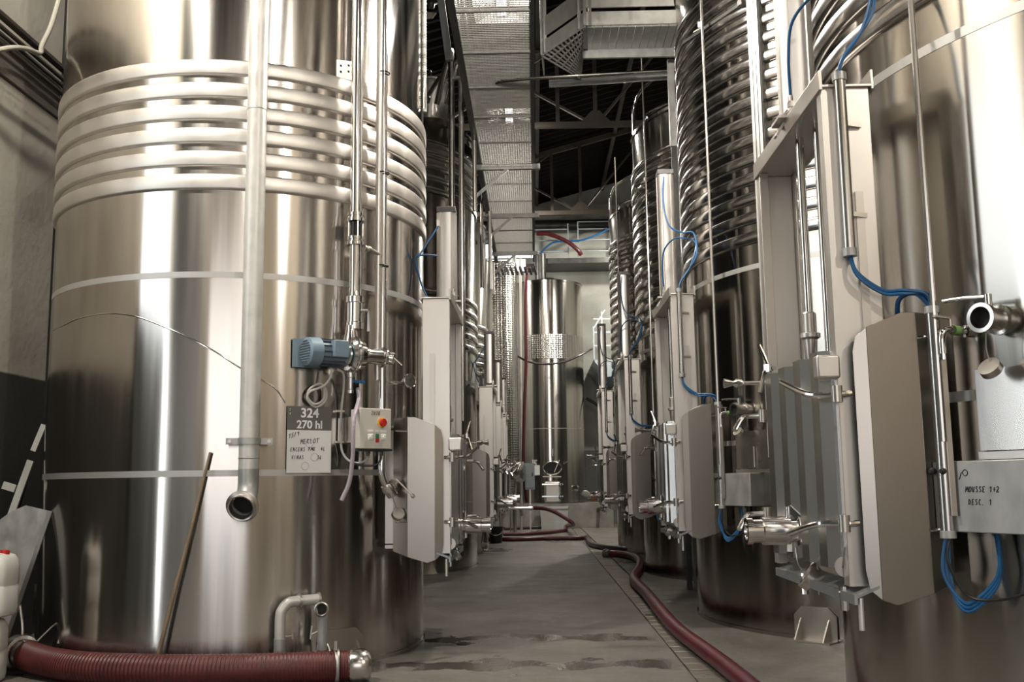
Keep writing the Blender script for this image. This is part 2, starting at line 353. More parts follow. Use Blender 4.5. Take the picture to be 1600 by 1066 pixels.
# roof: corrugated sheets rising to a ridge, ribs run down the slope
def roof_z(x): return 10.55+.27*x if x < 6 else 12.17-.27*(x-6)
b = MB(); ny = 230; dy_ = (YB+.3-YR+.3)/ny
prof = []
for i in range(ny+1):
    yy = YR-.3+i*dy_; prof.append((yy, .045 if i % 2 else 0))
vs = []; fs = []
for xx in (-8, 6, 9.4):
    for yy, h in prof: vs.append((xx, yy, roof_z(xx)+h))
n = ny+1
for j in range(2):
    for i in range(ny): fs.append((j*n+i, j*n+i+1, (j+1)*n+i+1, (j+1)*n+i))
b.add(vs, fs)
struct(b.build('ceiling', 'roof', ang=10), 'dark brown corrugated roof')
for yt in (12.0, 20.5, 27.5):
    t = empty('roof_truss', (0, yt, 0)); t['kind'] = 'structure'; t['label'] = 'rusty steel roof truss spanning the hall'
    MB().box((-6.9, -.05, 8.75), (8.9, .05, 8.87)).build('chord', 'truss', t)
    MB().bar((-6.9, 0, roof_z(-6.9)-.12), (6, 0, roof_z(6)-.12), .1, .14).build('rafter', 'truss', t)
    MB().bar((6, 0, roof_z(6)-.12), (8.9, 0, roof_z(8.9)-.12), .1, .14).build('rafter', 'truss', t)
    for xa in (-4.5, -2, .6, 1.4, 3.5, 6):
        MB().bar((xa, 0, 8.8), (xa, 0, roof_z(xa)-.1), .08, .06).build('upright', 'truss', t)
    for xa, xb in ((-4.5, -2), (-2, .6), (1.4, -.9), (1.4, 3.5), (6, 3.5)):
        MB().bar((xa, .04, 8.8), (xb, .04, roof_z(xb)-.15), .07, .05).build('brace', 'truss', t)
    MB().prism([(1.1, -.06, 8.87), (1.7, -.06, 8.87), (1.48, -.06, 9.1), (1.32, -.06, 9.1)], (0, .02, 0)).build('gusset_plate', 'truss', t)
for xp in (-2.6, .2, 2.4, 4.6):
    struct(MB().box((xp-.05, YR, roof_z(xp)-.13), (xp+.05, YB, roof_z(xp)-.01)).build('roof_purlin', 'truss'), 'dark purlin under the roof sheets')
# end wall: concrete beam, pipe, window
struct(MB().box((-7, 32.7, 10.05), (9, 33.0, 10.5)).build('trim_2', 'concrete'), 'rough concrete beam along the top of the end wall')
wn = struct(MB().box((-1.9, 32.93, 8.3), (.05, 32.97, 9.25)).build('window_1', 'window_glow'), 'daylit window high on the end wall above the catwalk end')
for zz in (8.27, 8.72, 9.25): MB().box((-1.95, 32.85, zz), (.05, 32.96, zz+.04)).build('window_bar', 'dark_steel', wn)
#TANKS
#---- tank builder: local u = towards the aisle, v = away from the viewer, z = up
DV = -.21
def make_tank(side, R, ztop, bands, tapes, zk, shell_m, band_m, gear=True, cyl_top=4.38, flat=False):
    root = empty('wine_tank', (0, 0, 0))
    mp = lambda p: Vector((-side*p.x, p.y, p.z))
    B = lambda: MB(mp)
    # shell
    MB().rev((0, 0, 0), (0, 0, 1), [(0.0, R+.012), (.03, R+.012), (.03, R), (1.0, R), (2.2, R), (3.4, R), (4.6, R), (ztop-.03, R), (ztop-.03, R+.02), (ztop+.015, R+.02), (ztop+.015, R-.02), (ztop+.5, .45), (ztop+.5, .02)], 128).build('shell', shell_m, root, ang=20)
    proto = None
    for z in bands:
        if proto is None:
            proto = MB().rev((0, 0, 0), (0, 0, 1), ([(-.002, R-.005), (0, R+.010), (.004, R+.020), (.016, R+.0245), (.060, R+.0265), (.104, R+.0245), (.116, R+.020), (.12, R+.010), (.122, R-.005)] if flat else [(-.002, R-.005), (0, R+.006), (.005, R+.024), (.018, R+.033), (.0575, R+.036), (.097, R+.033), (.110, R+.024), (.115, R+.006), (.117, R-.005)]), 128, caps=False).build('cooling_band', band_m, root, (0, 0, z), ang=50)
        else:
            o = proto.copy(); COL.objects.link(o); o.location = (0, 0, z)
    for z in tapes:
        MB().rev((0, 0, 0), (0, 0, 1), [(0, R), (0, R+.0025), (.045, R+.0025), (.045, R)], 128, caps=False).build('weld_strip', 'tape', root, (0, 0, z))
    def sh(phi, z, off=0): a = R_(phi); return Vector(((R+off)*math.cos(a), -(R+off)*math.sin(a), z))
    # foot bracket
    for phi in (46, -40):
        a = R_(phi); nn = V(math.cos(a), -math.sin(a), 0); tt = V(math.sin(a), math.cos(a), 0); O = sh(phi, 0, .004)
        q = lambda t, h, o=0: O+tt*t+V(0, 0, h)+nn*o
        fb = B().prism([q(-.19, 0), q(.19, 0), q(.19, .20), q(.12, .27), q(-.12, .27), q(-.19, .20)], nn*.012).build('foot_bracket', 'satin', root)
        for t in (-.13, .12): B().prism([q(t, 0, .01), q(t, .18, .01), q(t, .16, .03), q(t, 0, .14)], tt*.012).build('gusset', 'satin', fb)
        B().prism([q(-.19, .001, .0), q(.19, .001, .0), q(.19, .001, .15), q(-.19, .001, .15)], (0, 0, .012)).build('base_plate', 'satin', fb)
    # hatch frame: collar on the shell + guide posts + cross beam + rods
    zt = 3.03*zk
    va, vb = DV-.66, DV+.66
    o1 = R+.31
    fr = B().box((R-.25, va+.10, .93*zk), (R+.14, va+.14, 1.92*zk)).box((R-.25, vb-.14, .93*zk), (R+.14, vb-.10, 1.92*zk)).box((R-.25, va+.1, .90*zk), (R+.14, vb-.1, .94*zk)).box((R-.25, va+.1, 1.90*zk), (R+.14, vb-.1, 1.94*zk)).build('hatch_frame', 'satin', root)
    for vv, s in ((va, 1), (vb, -1)):
        zz0 = .86*zk; ps = B().prism([(R+.10, vv, zz0), (o1, vv, zz0), (o1, vv+s*.075, zz0), (o1-.05, vv+s*.075, zz0), (o1-.05, vv+s*.063, zz0), (o1-.012, vv+s*.063, zz0), (o1-.012, vv+s*.009, zz0), (R+.112, vv+s*.009, zz0), (R+.112, vv+s*.075, zz0), (R+.10, vv+s*.075, zz0)], (0, 0, zt-zz0))
        ps.build('guide_post', 'satin_light', fr, bevel=.002)
        B().box((R+.155, vv-s*.012, 1.1*zk), (R+.19, vv, 2.55*zk)).build('slot_cover', 'satin', fr)
    B().box((o1-.004, va-.015, zt-.012), (o1+.012, vb+.015, zt+.078)).box((R+.09, va-.015, zt), (o1, vb+.015, zt+.012)).box((R+.08, va-.015, zt-.012), (R+.092, vb+.015, zt+.078)).build('cross_beam', 'satin', fr, bevel=.002)
    for dv, oo in ((.0, .235), (-.2, .20)):
        B().cyl((R+oo, DV+dv, 1.84*zk), (R+oo, DV+dv, zt+.05), .021, 14).build('guide_rod', 'chrome', fr)
    # lift cylinder
    cz0, cz1 = zt+.12, cyl_top; w_ = .075
    pts = []
    for cx, cy in ((1, 1), (-1, 1), (-1, -1), (1, -1)):
        a0 = math.atan2(cy, cx)
        for da in (-.62, -.30, -.28, 0, .28, .30, .62):
            rr_ = {0: .098, .28: .096, .30: .084, .62: .080}[abs(da)]; pts.append((R+.235+rr_*math.cos(a0+da), DV+rr_*math.sin(a0+da), cz0))
    lc = B().prism(pts, (0, 0, cz1-cz0)).build('lift_cylinder', 'aluminium', root)
    for z in (cz0-.045, cz1): B().box((R+.235-.082, DV-.082, z), (R+.235+.082, DV+.082, z+.05)).build('end_cap', 'cap_grey', lc, bevel=.006)
    B().box((R+.18, DV-.10, zt+.075), (R+.36, DV+.06, zt+.09)).bar((R+.31, DV-.02, zt+.085), (R+.36, DV-.02, zt-.0), .05, .012, (1, 0, 0)).build('mounting_foot', 'satin_light', lc)
    B().cyl((R+.30, DV-.09, cz0-.02), (R+.30, DV-.13, cz0-.02), .016, 10).cyl((R+.30, DV-.12, cz0-.02), (R+.30, DV-.12, cz0+.06), .012, 10).box((R+.285, DV-.135, cz0+.0), (R+.315, DV-.105, cz0+.03)).build('port_fitting', 'satin', lc)
    B().rev((R+.235, DV, 1.86*zk), (0, 0, 1), [(0, .012), (.05, .03), (.13, .034), (.14, .05), (.16, .05), (.165, .034), (.26, .034), (.27, .022)], 14).build('rod_coupling', 'satin_light', lc)
    # hatch panel with vertical folds
    pv = []; va2, vb2 = va+.03, vb-.02; nrib = 4; st = (vb2-va2-.1)/nrib; oo = R+.315
    vv = va2; prof = [(va2, oo)]; prof.append((va2+.05, oo))
    for i in range(nrib):
        a = va2+.05+i*st; prof += [(a+st*.08, oo+.05), (a+st*.42, oo+.055), (a+st*.62, oo+.0), (a+st, oo)]
    prof.append((vb2, oo))
    z0, z1 = .93*zk, 1.86*zk
    vs = []; fs = []; npf = len(prof)
    for ti, (off) in enumerate((0, -.018)):
        for v_, o_ in prof: 
            cut = .09 if v_ in (prof[0][0], prof[-1][0]) else 0
            vs += [(o_+off, v_, z0+cut), (o_+off, v_, z1-cut)]
    for i in range(npf-1):
        a = 2*i; fs.append((a, a+2, a+3, a+1)); c = 2*npf+a; fs.append((c, c+1, c+3, c+2)); fs.append((a, c, c+2, a+2)); fs.append((a+1, a+3, c+3, c+1))
    e = 2*(npf-1); fs.append((0, 1, 2*npf+1, 2*npf)); fs.append((e, e+1, 2*npf+e+1, 2*npf+e))
    ht = B().add(vs, fs).build('hatch', 'hatch_steel', root, ang=15)
    for i, (zz, vs_, s) in enumerate(((1.66, va2-.05, -1), (1.66, vb2+.02, 1), (1.12, va2-.05, -1), (1.12, vb2+.02, 1))):
        zz *= zk
        kk = -1 if i in (0, 2) else 1
        if s < 0:
            pts = [(R+.27, vs_-.015, zz+.003), (R+.32, vs_-.02, zz), (R+.40, vs_+.03, zz), (R+.445, vs_+.10, zz+.02 if i == 0 else zz-.015), (R+.50, vs_+.22, zz+(.075 if i == 0 else -.05))]
        else:
            pts = [(R+.20, vs_+.03, zz), (R+.40, vs_+.05, zz+.0), (R+.45, vs_+.03, zz-.015), (R+.50, vs_-.02, zz-.08)]
        ch = B().tube(pts, .014, 10, 3).build('clamp_handle', 'chrome', ht)
        B().cyl((R+.33, vs_+(-.02 if s < 0 else .04), zz-.035), (R+.33, vs_+(-.02 if s < 0 else .04), zz+.035), .024, 12).build('pivot', 'satin', ch)
    # top toggles: wing screw and rod
    tg = B().cyl((R+.34, vb2-.30, z1+.03), (R+.34, vb2-.06, z1+.03), .011, 10).tube([(R+.42, vb2-.30, z1-.10), (R+.39, vb2-.29, z1-.0), (R+.37, vb2-.28, z1+.05), (R+.40, vb2-.24, z1+.16)], .011, 8, 2).cyl((R+.37, vb2-.28, z1+.01), (R+.37, vb2-.28, z1+.05), .024, 10).build('toggle_screw', 'chrome', ht)
    B().rev((R+.50, vb2+.0, z1-.02), (-1, 0, 0), [(-.05, .028), (.0, .014), (.02, .026), (.05, .02), (.06, .011), (.18, .011)], 12).build('locking_knob', 'chrome', ht)
    B().box((R+.30, va2-.05, z1-.13), (R+.40, va2+.02, z1-.03)).build('side_block', 'satin_light', ht, bevel=.01)
    # drain valve in the hatch
    zv = 1.06*zk; vv = DV+.02
    dvv = B().rev((R+.26, vv, zv), (1, 0, 0), [(0, .062), (.05, .062), (.052, .078), (.085, .078), (.088, .056), (.12, .056), (.122, .068), (.25, .068), (.255, .056), (.30, .056), (.302, .064), (.33, .064), (.33, .045), (.30, .04), (.30, .01)], 28).build('drain_valve', 'chrome', root)
    B().cyl((R+.38, vv, zv+.05), (R+.38, vv, zv+.115), .016, 12).bar((R+.38, vv, zv+.11), (R+.30, vv-.05, zv+.02), .018, .03).build('valve_lever', 'chrome', dvv)
    B().rev((R+.38, vv, zv-.05), (0, 0, -1), [(0, .02), (.05, .02)], 10).build('bolt', 'satin', dvv)
    B().rev((R+.36, vv-.066, zv), (0, -1, 0), [(0, .016), (.012, .016)], 10).build('bolt', 'satin', dvv)
    # hanging cap and pull pins below the valve
    B().rev((R+.30, vv-.02, zv-.22), (.75, .1, .55), [(-.02, .066), (.02, .066), (.022, .05), (.01, .045)], 22).build('hanging_cap', 'satin', dvv)
    B().tube([(R+.36, vv-.02, zv-.08), (R+.355, vv-.03, zv-.15), (R+.335, vv-.02, zv-.19)], .004, 6, 3).build('chain', 'satin', dvv)
    B().cyl((R+.27, vv-.06, zv-.11), (R+.27, vv-.06, zv-.30), .008, 8).rev((R+.27, vv-.06, zv-.10), (0, 1, 0), [(-.006, .028), (.006, .028)], 16).build('pull_pin', 'chrome', dvv)
    # drip tray
    zl = .80*zk
    dt = B().add([(R-.02, va-.04, zl+.16), (R-.02, vb-.04, zl+.16), (R+.31, vb-.04, zl+.03), (R+.31, va-.08, zl+.03), (R-.02, va-.04, zl+.148), (R-.02, vb-.04, zl+.148), (R+.31, vb-.04, zl+.018), (R+.31, va-.08, zl+.018)], [(0, 1, 2, 3), (7, 6, 5, 4), (0, 3, 7, 4), (1, 5, 6, 2), (2, 6, 7, 3), (0, 4, 5, 1)]).box((R+.305, va-.08, zl-.005), (R+.318, vb-.04, zl+.035)).build('drip_tray', 'tray_steel', root)
    for v_ in (va+.12, DV+.10):
        B().cyl((R+.22, v_+.03, .93*zk), (R+.315, v_, zl+.02), .010, 8).rev((R+.30, v_, zl+.02), (0, 0, -1), [(-.03, .02), (.07, .018)], 10).build('stay_rod', 'chrome', dt)
    B().cyl((R+.285, va-.05, zl+.02), (R+.285, va-.05, zl-.11), .012, 10).build('drain_pin', 'satin_light', dt)
    # pressure block below the hatch
    B().cyl((R+.30, va+.08, .935*zk), (R+.30, va+.34, .935*zk), .045, 16).build('lower_roller', 'satin', ht)
    # splash guard plate with folded edge
    vg = va-.07; gz0, gz1 = .79*zk, 2.0*zk
    fm = [(R-.01, vg), (R+.20, vg), (R+.255, vg+.045)]
    sg = B().prism([(R-.01, vg, gz0+.045), (R+.14, vg, gz0), (R+.20, vg, gz0+.02), (R+.20, vg, gz1-.06), (R+.05, vg, gz1), (R-.01, vg, gz1)], (0, .005, 0)) \
        .prism([(R+.20, vg, gz0+.02), (R+.245, vg+.010, gz0+.06), (R+.258, vg+.014, gz0+.14), (R+.258, vg+.014, gz1-.16), (R+.245, vg+.010, gz1-.10), (R+.20, vg, gz1-.06)], (-.003, .005, 0)) \
        .prism([(R-.01, vg, gz0+.045), (R-.01, vg, gz1), (R-.13, vg+.075, gz1), (R-.13, vg+.075, gz0+.085)], (.003, .005, 0)) \
        .build('splash_guard', 'guard', root, bevel=.0015)
    for z in (gz0+.30, gz1-.11): B().cyl((R-.01, vg-.004, z), (R-.10, vg-.014, z+.006), .007, 8).build('hinge_pin', 'chrome', sg)
    vt = va-.03; ot = R+.235
    if not gear:
        B().tube([(R+.16, DV-.08, cz0+.36), (R+.06, DV-.12, cz0+.36), (R-.02, DV-.14, cz0+.32), (R+.03, DV-.1, cz0+.1), (R+.10, DV-.1, cz0-.05)], .008, 8).build('air_hose', 'blue_hose', lc)
        B().tube([(R+.17, DV-.08, cz0+.62), (R+.07, DV-.12, cz0+.45), (R+.0, DV-.14, cz0+.33)], .008, 8).build('air_hose', 'blue_hose', lc)
    else:
        cd = B().cyl((ot, vt, 2.27*zk), (ot, vt, zt+.03), .026, 16).build('hose_conduit', 'steel', root)
        for z in (2.27*zk-.015, zt+.02): B().cyl((ot, vt, z), (ot, vt, z+.035), .031, 14).build('conduit_collar', 'galvanised', cd)
        for z in (2.45*zk, zt-.17): B().bar((ot+.02, vt, z), (ot-.09, vt+.02, z-.01), .01, .02).build('conduit_clip', 'satin', cd)
        lo = [(R+.30, DV-.12, cz0+.06), (R+.31, DV-.16, cz0+.25), (R+.29, DV-.2, cz0+.42), (R+.2, DV-.32, cz0+.50), (R+.08, DV-.45, cz0+.46), (R+.05, vt+.06, cz0+.36), (R+.12, vt, zt+.26), (ot-.02, vt, zt+.12), (ot, vt, zt+.05)]
        hi = [(R+.26, DV-.09, cz1-.03), (R+.28, DV-.14, cz1-.3), (R+.24, DV-.22, cz0+.66), (R+.14, DV-.4, cz0+.54), (R+.06, vt+.1, cz0+.48), (R+.06, vt+.01, zt+.36), (ot-.03, vt+.01, zt+.14), (ot, vt+.008, zt+.05)]
        B().tube(lo, .008, 8).build('air_hose', 'blue_hose', cd)
        B().tube(hi, .008, 8).build('air_hose', 'blue_hose', cd)
    if gear:
        P2 = sh(24.5, 0, .15); P2t = V(P2.x, P2.y, 2.0)
        c2 = B().cyl((P2.x, P2.y, 1.075), (P2.x, P2.y, 2.0), .027, 16).build('hose_conduit', 'steel', root)
        for z in (1.06, 1.985): B().cyl((P2.x, P2.y, z), (P2.x, P2.y, z+.03), .032, 14).build('conduit_collar', 'galvanised', c2)
        for dd in (0, .014):
            B().tube([(ot, vt+dd, 2.27*zk), (ot-.02, vt-.02, 2.18*zk-dd), (ot-.12, vt-.03, 2.10-dd), (P2.x+.10, P2.y+.02, 2.09-dd), (P2.x+.02, P2.y+dd, 2.07), (P2.x, P2.y+dd, 2.0)], .008, 8).build('air_hose', 'blue_hose', c2)
        B().tube([(P2.x+.0, P2.y, 2.01), (P2.x+.05, P2.y+.04, 2.08), (P2.x+.10, P2.y+.10, 2.06), (P2.x+.09, P2.y+.15, 1.95)], .0105, 8).build('air_hose', 'blue_hose', c2)
        # junction box
        a = R_(28.0); nn = V(math.cos(a), -math.sin(a), 0); tt = V(math.sin(a), -math.cos(a)*-1, 0); tt = V(-math.sin(a), -math.cos(a), 0); O = sh(28.0, 0, .0)
        q = lambda t, z, o: O+tt*t+nn*o+V(0, 0, z)
        jb = B().prism([q(-.215, 1.085, -.01), q(.235, 1.085, -.03), q(.235, 1.085, .13), q(-.215, 1.085, .13)], (0, 0, .285)).build('junction_box', 'galvanised', root, bevel=.004)
        for t in (-.19, -.135): B().rev(q(t, 1.33, .13), nn, [(0, .006), (.02, .006), (.022, .014), (.038, .016), (.045, .008)], 12).build('knob', 'black', jb)
        P2b = V(P2.x, P2.y, 1.07); E = q(.02, 1.09, .06)
        for dd in (0, .013, .026):
            B().tube([P2b+V(dd*.4, 0, 0), P2b+V(.005+dd, 0, -.14), (P2b*.75+E*.25)+V(.03, 0, -.27+dd), (P2b*.45+E*.55)+V(.03, 0, -.30+dd*1.2), E+V(.01, 0, -.19+dd), E+V(0, dd*.7, 0)], .008, 8).build('air_hose', 'blue_hose', jb)
        B().tube([P2b+V(.0, -.02, .0), P2b+V(.02, -.03, -.10), (P2b+E)*.5+V(.04, 0, -.24), E+V(.05, -.08, -.255), E+V(.02, -.3, -.20), E+V(-.05, -.45, -.15)], .006, 8).build('power_cable', 'black', jb)
        # info plate and sample valve, little tap
        O2 = sh(31.5, 0, 0); a = R_(31.5); n2 = V(math.cos(a), -math.sin(a), 0); t2 = V(-math.sin(a), -math.cos(a), 0)
        q2 = lambda t, z, o: O2+t2*t+n2*o+V(0, 0, z)
        ip = B().prism([q2(-.19, 1.41, .02), q2(.23, 1.41, .02), q2(.23, 1.41, .028), q2(-.19, 1.41, .028)], (0, 0, .33)).build('info_plate', 'steel', root)
        B().bar(q2(-.19, 1.39, .03), q2(.23, 1.39, .03), .02, .03).build('plate_ledge', 'satin', ip)
        B().cyl(q2(.05, 1.42, .04), q2(.05, 1.60, .04), .008, 8).build('marker_clip', 'satin_light', ip)
        sv = B().rev(sh(30.2, 1.93, -.02), n2, [(0, .05), (.05, .05), (.052, .062), (.075, .062), (.078, .048), (.16, .048), (.162, .060), (.185, .060), (.186, .044), (.15, .042)], 26, caps=False).build('sample_valve', 'steel', root)
        B().rev(sh(30.2, 1.93, .13), n2, [(0, .043), (.002, .043)], 22).build('valve_mouth', 'hole_shade', sv)  # dark disc painting the shade inside the valve
        tp = sh(30.2, 1.93, .10)
        B().cyl(tp, tp+V(0, 0, .10), .015, 12).tube([tp+V(0, 0, .09), tp+V(.03, .03, .10)+t2*-.06, tp+V(.05, .04, .10)+t2*-.13], .009, 10, 2).build('valve_lever', 'chrome', sv)
        B().rev(tp+n2*.02+V(0, 0, -.20), n2+V(0, 0, .8), [(-.015, .045), (.015, .045), (.016, .03)], 20).build('hanging_cap', 'satin', sv)
        B().tube([tp+n2*.03+V(0, 0, -.05), tp+n2*.03+V(0, .01, -.12), tp+n2*.02+V(0, 0, -.18)], .003, 6, 3).build('chain', 'satin', sv)
        s0 = sh(25.6, 1.91, 0); a = R_(25.6); n3 = V(math.cos(a), -math.sin(a), 0)
        ta = B().rev(s0, n3, [(0, .026), (.025, .026), (.027, .014), (.06, .014)], 14).tube([s0+n3*.06, s0+n3*.13, s0+n3*.155+V(0, 0, -.03), s0+n3*.157+V(0, 0, -.10)], .015, 12, 4).cyl(s0+n3*.157+V(0, 0, -.10), s0+n3*.157+V(0, 0, -.125), .011, 10).build('tap', 'chrome', root)
        B().rev(s0+n3*.055, n3, [(0, .021), (.035, .021)], 14).build('tap_ring', 'lime', ta)
        B().cyl(s0+n3*.10+V(0, 0, .01), s0+n3*.10+V(0, 0, .05), .007, 8).bar(s0+n3*.09+V(0, 0, .05), s0+n3*.19+V(0, 0, .055), .012, .008).build('tap_lever', 'satin', ta)
        # level tube with arm
        p1 = sh(24.9, 1.45, .16); p2 = sh(24.9, ztop-.1, .16)
        lt = B().cyl(p1, p2, .0135, 10).build('level_tube', 'steel', root)
        for z in (5.66,):
            B().bar(sh(13, z, .10), sh(36, z, .06), .03, .03).bar(sh(36, z, -.02), sh(36, z+.0, .10), .05, .05).build('tube_arm', 'dark_steel', lt)
            B().prism([sh(24.9, z-.06, .13), sh(24.9, z-.09, .19), sh(21.5, z-.06, .17), sh(21.5, z-.03, .13)], (0, 0, .012)).cyl(sh(24, z-.05, .16), sh(24, z+.0, .16), .02, 10).build('tube_clamp', 'satin_light', lt)
        B().box(p1+V(-.01, -.02, -.3), p1+V(-.03, .02, .35)).build('tube_backplate', 'satin', lt)
        # cable channel
        a = R_(39); n4 = V(math.cos(a), -math.sin(a), 0); t4 = V(-math.sin(a), -math.cos(a), 0); O4 = sh(39, 0, .03)
        q4 = lambda t, o: O4+t4*t+n4*o
        cc = B()
        for t in (-.055, -.015, .025): cc.prism([q4(t, .0)+V(0, 0, 1.5), q4(t+.03, 0)+V(0, 0, 1.5), q4(t+.03, .05)+V(0, 0, 1.5), q4(t, .05)+V(0, 0, 1.5)], (0, 0, ztop-1.6))
        cc.prism([q4(-.06, -.03)+V(0, 0, 1.5), q4(.06, -.03)+V(0, 0, 1.5), q4(.06, .03)+V(0, 0, 1.5), q4(-.06, .03)+V(0, 0, 1.5)], (0, 0, ztop-1.6)).build('cable_channel', 'galvanised', root)
        # guard rail on top
        rl = B().tube([sh(-3, ztop-.1, -.03), sh(-3, ztop+.42, -.03), sh(-2.5, ztop+.53, -.04), sh(-1, ztop+.58, -.06), sh(15, ztop+.60, -.06), sh(40, ztop+.60, -.06), sh(70, ztop+.6, -.06)], .024, 10, 4).tube([sh(14, ztop, -.10), sh(14.5, ztop+.12, -.10), sh(18, ztop+.18, -.12), sh(50, ztop+.18, -.12)], .024, 10, 4).build('guard_rail', 'chrome', root)
        B().cyl(sh(24.9, ztop-.1, .16), sh(24.9, ztop+1.0, .16), .012, 8).build('vent_tube', 'satin', root)
    return root
RB = [3.41+.18*i for i in range(15)]
GR = 'banded steel tanks in the right row'
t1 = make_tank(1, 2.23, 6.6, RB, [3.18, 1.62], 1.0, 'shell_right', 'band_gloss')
t1.location = (3.84, 5.19, 0); tag(t1, 'nearest steel tank at the right edge with striped sliding hatch and grey junction box', 'tank', GR)
for i, (yy, lb) in enumerate(((10.15, 'second steel tank of the right row, closely banded, behind the nearest hatch'), (15.1, 'third steel tank of the right row, its rim and guard rail showing'), (20.05, 'farthest steel tank of the right row with small guard rail on top'))):
    c = copy_tree(t1); c.location = (3.83, yy, 0); tag(c, lb, 'tank', GR)
_a = R_(28.0); _n = V(-math.cos(_a), -math.sin(_a), 0); _t = V(math.sin(_a), -math.cos(_a), 0); _O = V(-2.23*math.cos(_a), -2.23*math.sin(_a), 0)
_q = lambda t, z, o: _O+_t*t+_n*o+V(0, 0, z)
hw = MB(); handwriting(hw, 'MOUSSE 1+2', _q(-.06, 1.245, .1315), _t, (0, 0, 1), .022, .0026, _n); handwriting(hw, 'DESC. 1', _q(-.05, 1.195, .1315), _t, (0, 0, 1), .022, .0026, _n)
hw.torus(_q(-.055, 1.322, .131), _n, .012, .0018, 16, 5); hw.bar(_q(-.085, 1.295, .131), _q(-.072, 1.325, .131), .003, .002, _n)
hw.build('lettering', 'ink', next(c for c in t1.children if c.name.startswith('junction_box')))['kind'] = 'stuff'
#---- left row
CX, CY, LR = -2.519, 8.682, 1.555
l1 = make_tank(-1, LR, 7.2, [3.475+.177*i for i in range(6)], [2.815, 1.38], .91, 'shell', 'band', gear=False, cyl_top=3.62, flat=True)
l1.location = (CX, CY, 0); tag(l1, 'large steel tank in the left foreground with six bright bands', 'tank')
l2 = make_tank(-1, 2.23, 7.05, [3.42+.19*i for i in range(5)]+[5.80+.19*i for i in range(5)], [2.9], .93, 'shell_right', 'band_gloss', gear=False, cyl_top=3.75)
l2.location = (-3.19, 16.7, 0); tag(l2, 'tall steel tank of the left row with two groups of bands and a lidded neck', 'tank')
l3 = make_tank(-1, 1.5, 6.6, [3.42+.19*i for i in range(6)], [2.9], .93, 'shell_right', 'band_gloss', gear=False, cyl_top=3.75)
l3.location = (-2.46, 20.6, 0); tag(l3, 'narrow steel tank of the left row, just behind the tall one', 'tank')
l4 = copy_tree(l3); l4.location = (-2.46, 24.0, 0); tag(l4, 'narrow steel tank of the left row, nearest the dimpled tank', 'tank')
#DETAILS
def L1(phi, z, off=0):
    a = R_(phi); return Vector((CX+(LR+off)*math.cos(a), CY-(LR+off)*math.sin(a), z))
def L1n(phi): a = R_(phi); return V(math.cos(a), -math.sin(a), 0)
def L1t(phi): a = R_(phi); return V(math.sin(a), math.cos(a), 0)
Z3 = V(0, 0, 1)
def on_left(x, y, off=0):
    d = ray(x, y); a = d.x*d.x+d.y*d.y; b_ = -2*(d.x*CX+d.y*CY); c_ = CX*CX+CY*CY-(LR+off)**2; t_ = (-b_-math.sqrt(b_*b_-4*a*c_))/(2*a); return d*t_+V(0, 0, EYE)
LO = V(CX, CY, 0)
MB().tube([on_left(*q)-LO for q in ((84, 516), (100, 508), (125, 497), (165, 490), (205, 493), (245, 506), (300, 530), (340, 552), (372, 573), (405, 592), (430, 607), (446, 630))], .0055, 8, 5).build('jacket_seam', 'chrome', l1)
MB().rev(atY(622, 803, 7.73)-LO, V(.3, -.6, .35), [(-.03, .045), (0, .048), (.012, .048), (.013, .036)], 22).build('hanging_cap', 'steel', l1)
MB().tube([atY(622, 803, 7.75)-LO, atY(616, 785, 7.72)-LO, atY(612, 770, 7.70)-LO], .003, 6, 2).build('chain', 'satin', l1)
#---- things on the big left tank
# galvanised filling pipe with bell end
t = empty('filling_pipe', L1(72.3, 1.2, .13), 'fat galvanised down pipe with open flanged end on the left foreground tank', 'pipe')
o_ = Vector(t.location); A = lambda p: Vector(p)-o_
p0 = L1(72.3, 0, .13)
MB().tube([A(p0+V(0, 0, 7.3)), A(p0+V(0, 0, 4)), A(p0+V(0, 0, 1.42))], .071, 28, 1, caps=False).build('pipe_body', 'galvanised_white', t)
MB().rev(A(p0+V(0, 0, 1.50)), (0, 0, 1), [(0, .073), (.004, .0745), (.008, .073)], 28, caps=False).rev(A(p0+V(0, 0, 4.05)), (0, 0, 1), [(0, .072), (.004, .0735), (.008, .072)], 28, caps=False).build('weld_seam', 'galvanised', t)
el = [p0+V(0, 0, 1.43), p0+V(0, 0, 1.31), p0+V(.0, -.035, 1.235), p0+V(0, -.085, 1.195), p0+V(0, -.12, 1.18)]
MB().tube([A(q) for q in el], .072, 28, 5, caps=False).build('elbow', 'galvanised', t)
dr = (el[-1]-el[-2]).normalized()
MB().rev(A(el[-1]), dr, [(-.01, .073), (0, .095), (.008, .112), (.022, .112), (.03, .098), (.05, .098), (.055, .092), (.05, .082), (.0, .075)], 32, caps=False).build('end_flange', 'satin', t)
MB().rev(A(el[-1]), dr, [(-.03, .0705), (-.028, .0705)], 28).build('pipe_mouth', 'hole_shade', t)  # dark disc in place of the shaded pipe interior
cl = MB().ring(A(p0+V(0, 0, 1.60)), (0, 0, 1), .0715, .08, .045, 28).bar(A(L1(72.3, 1.622, .13)-L1t(72.3)*.16), A(L1(72.3, 1.622, .13)-L1t(72.3)*.07), .012, .045).bar(A(L1(72.3, 1.622, .13)+L1t(72.3)*.16), A(L1(72.3, 1.622, .13)+L1t(72.3)*.07), .012, .045).build('pipe_clamp', 'galvanised', t)
for s in (-1, 1): MB().cyl(A(L1(72.3, 1.622, .115)+L1t(72.3)*.135*s), A(L1(72.3, 1.622, -.0)+L1t(72.3)*.135*s), .008, 10).rev(A(L1(72.3, 1.622, .134)+L1t(72.3)*.135*s), L1n(72.3), [(0, .014), (.01, .014)], 6).build('bolt', 'satin', cl)
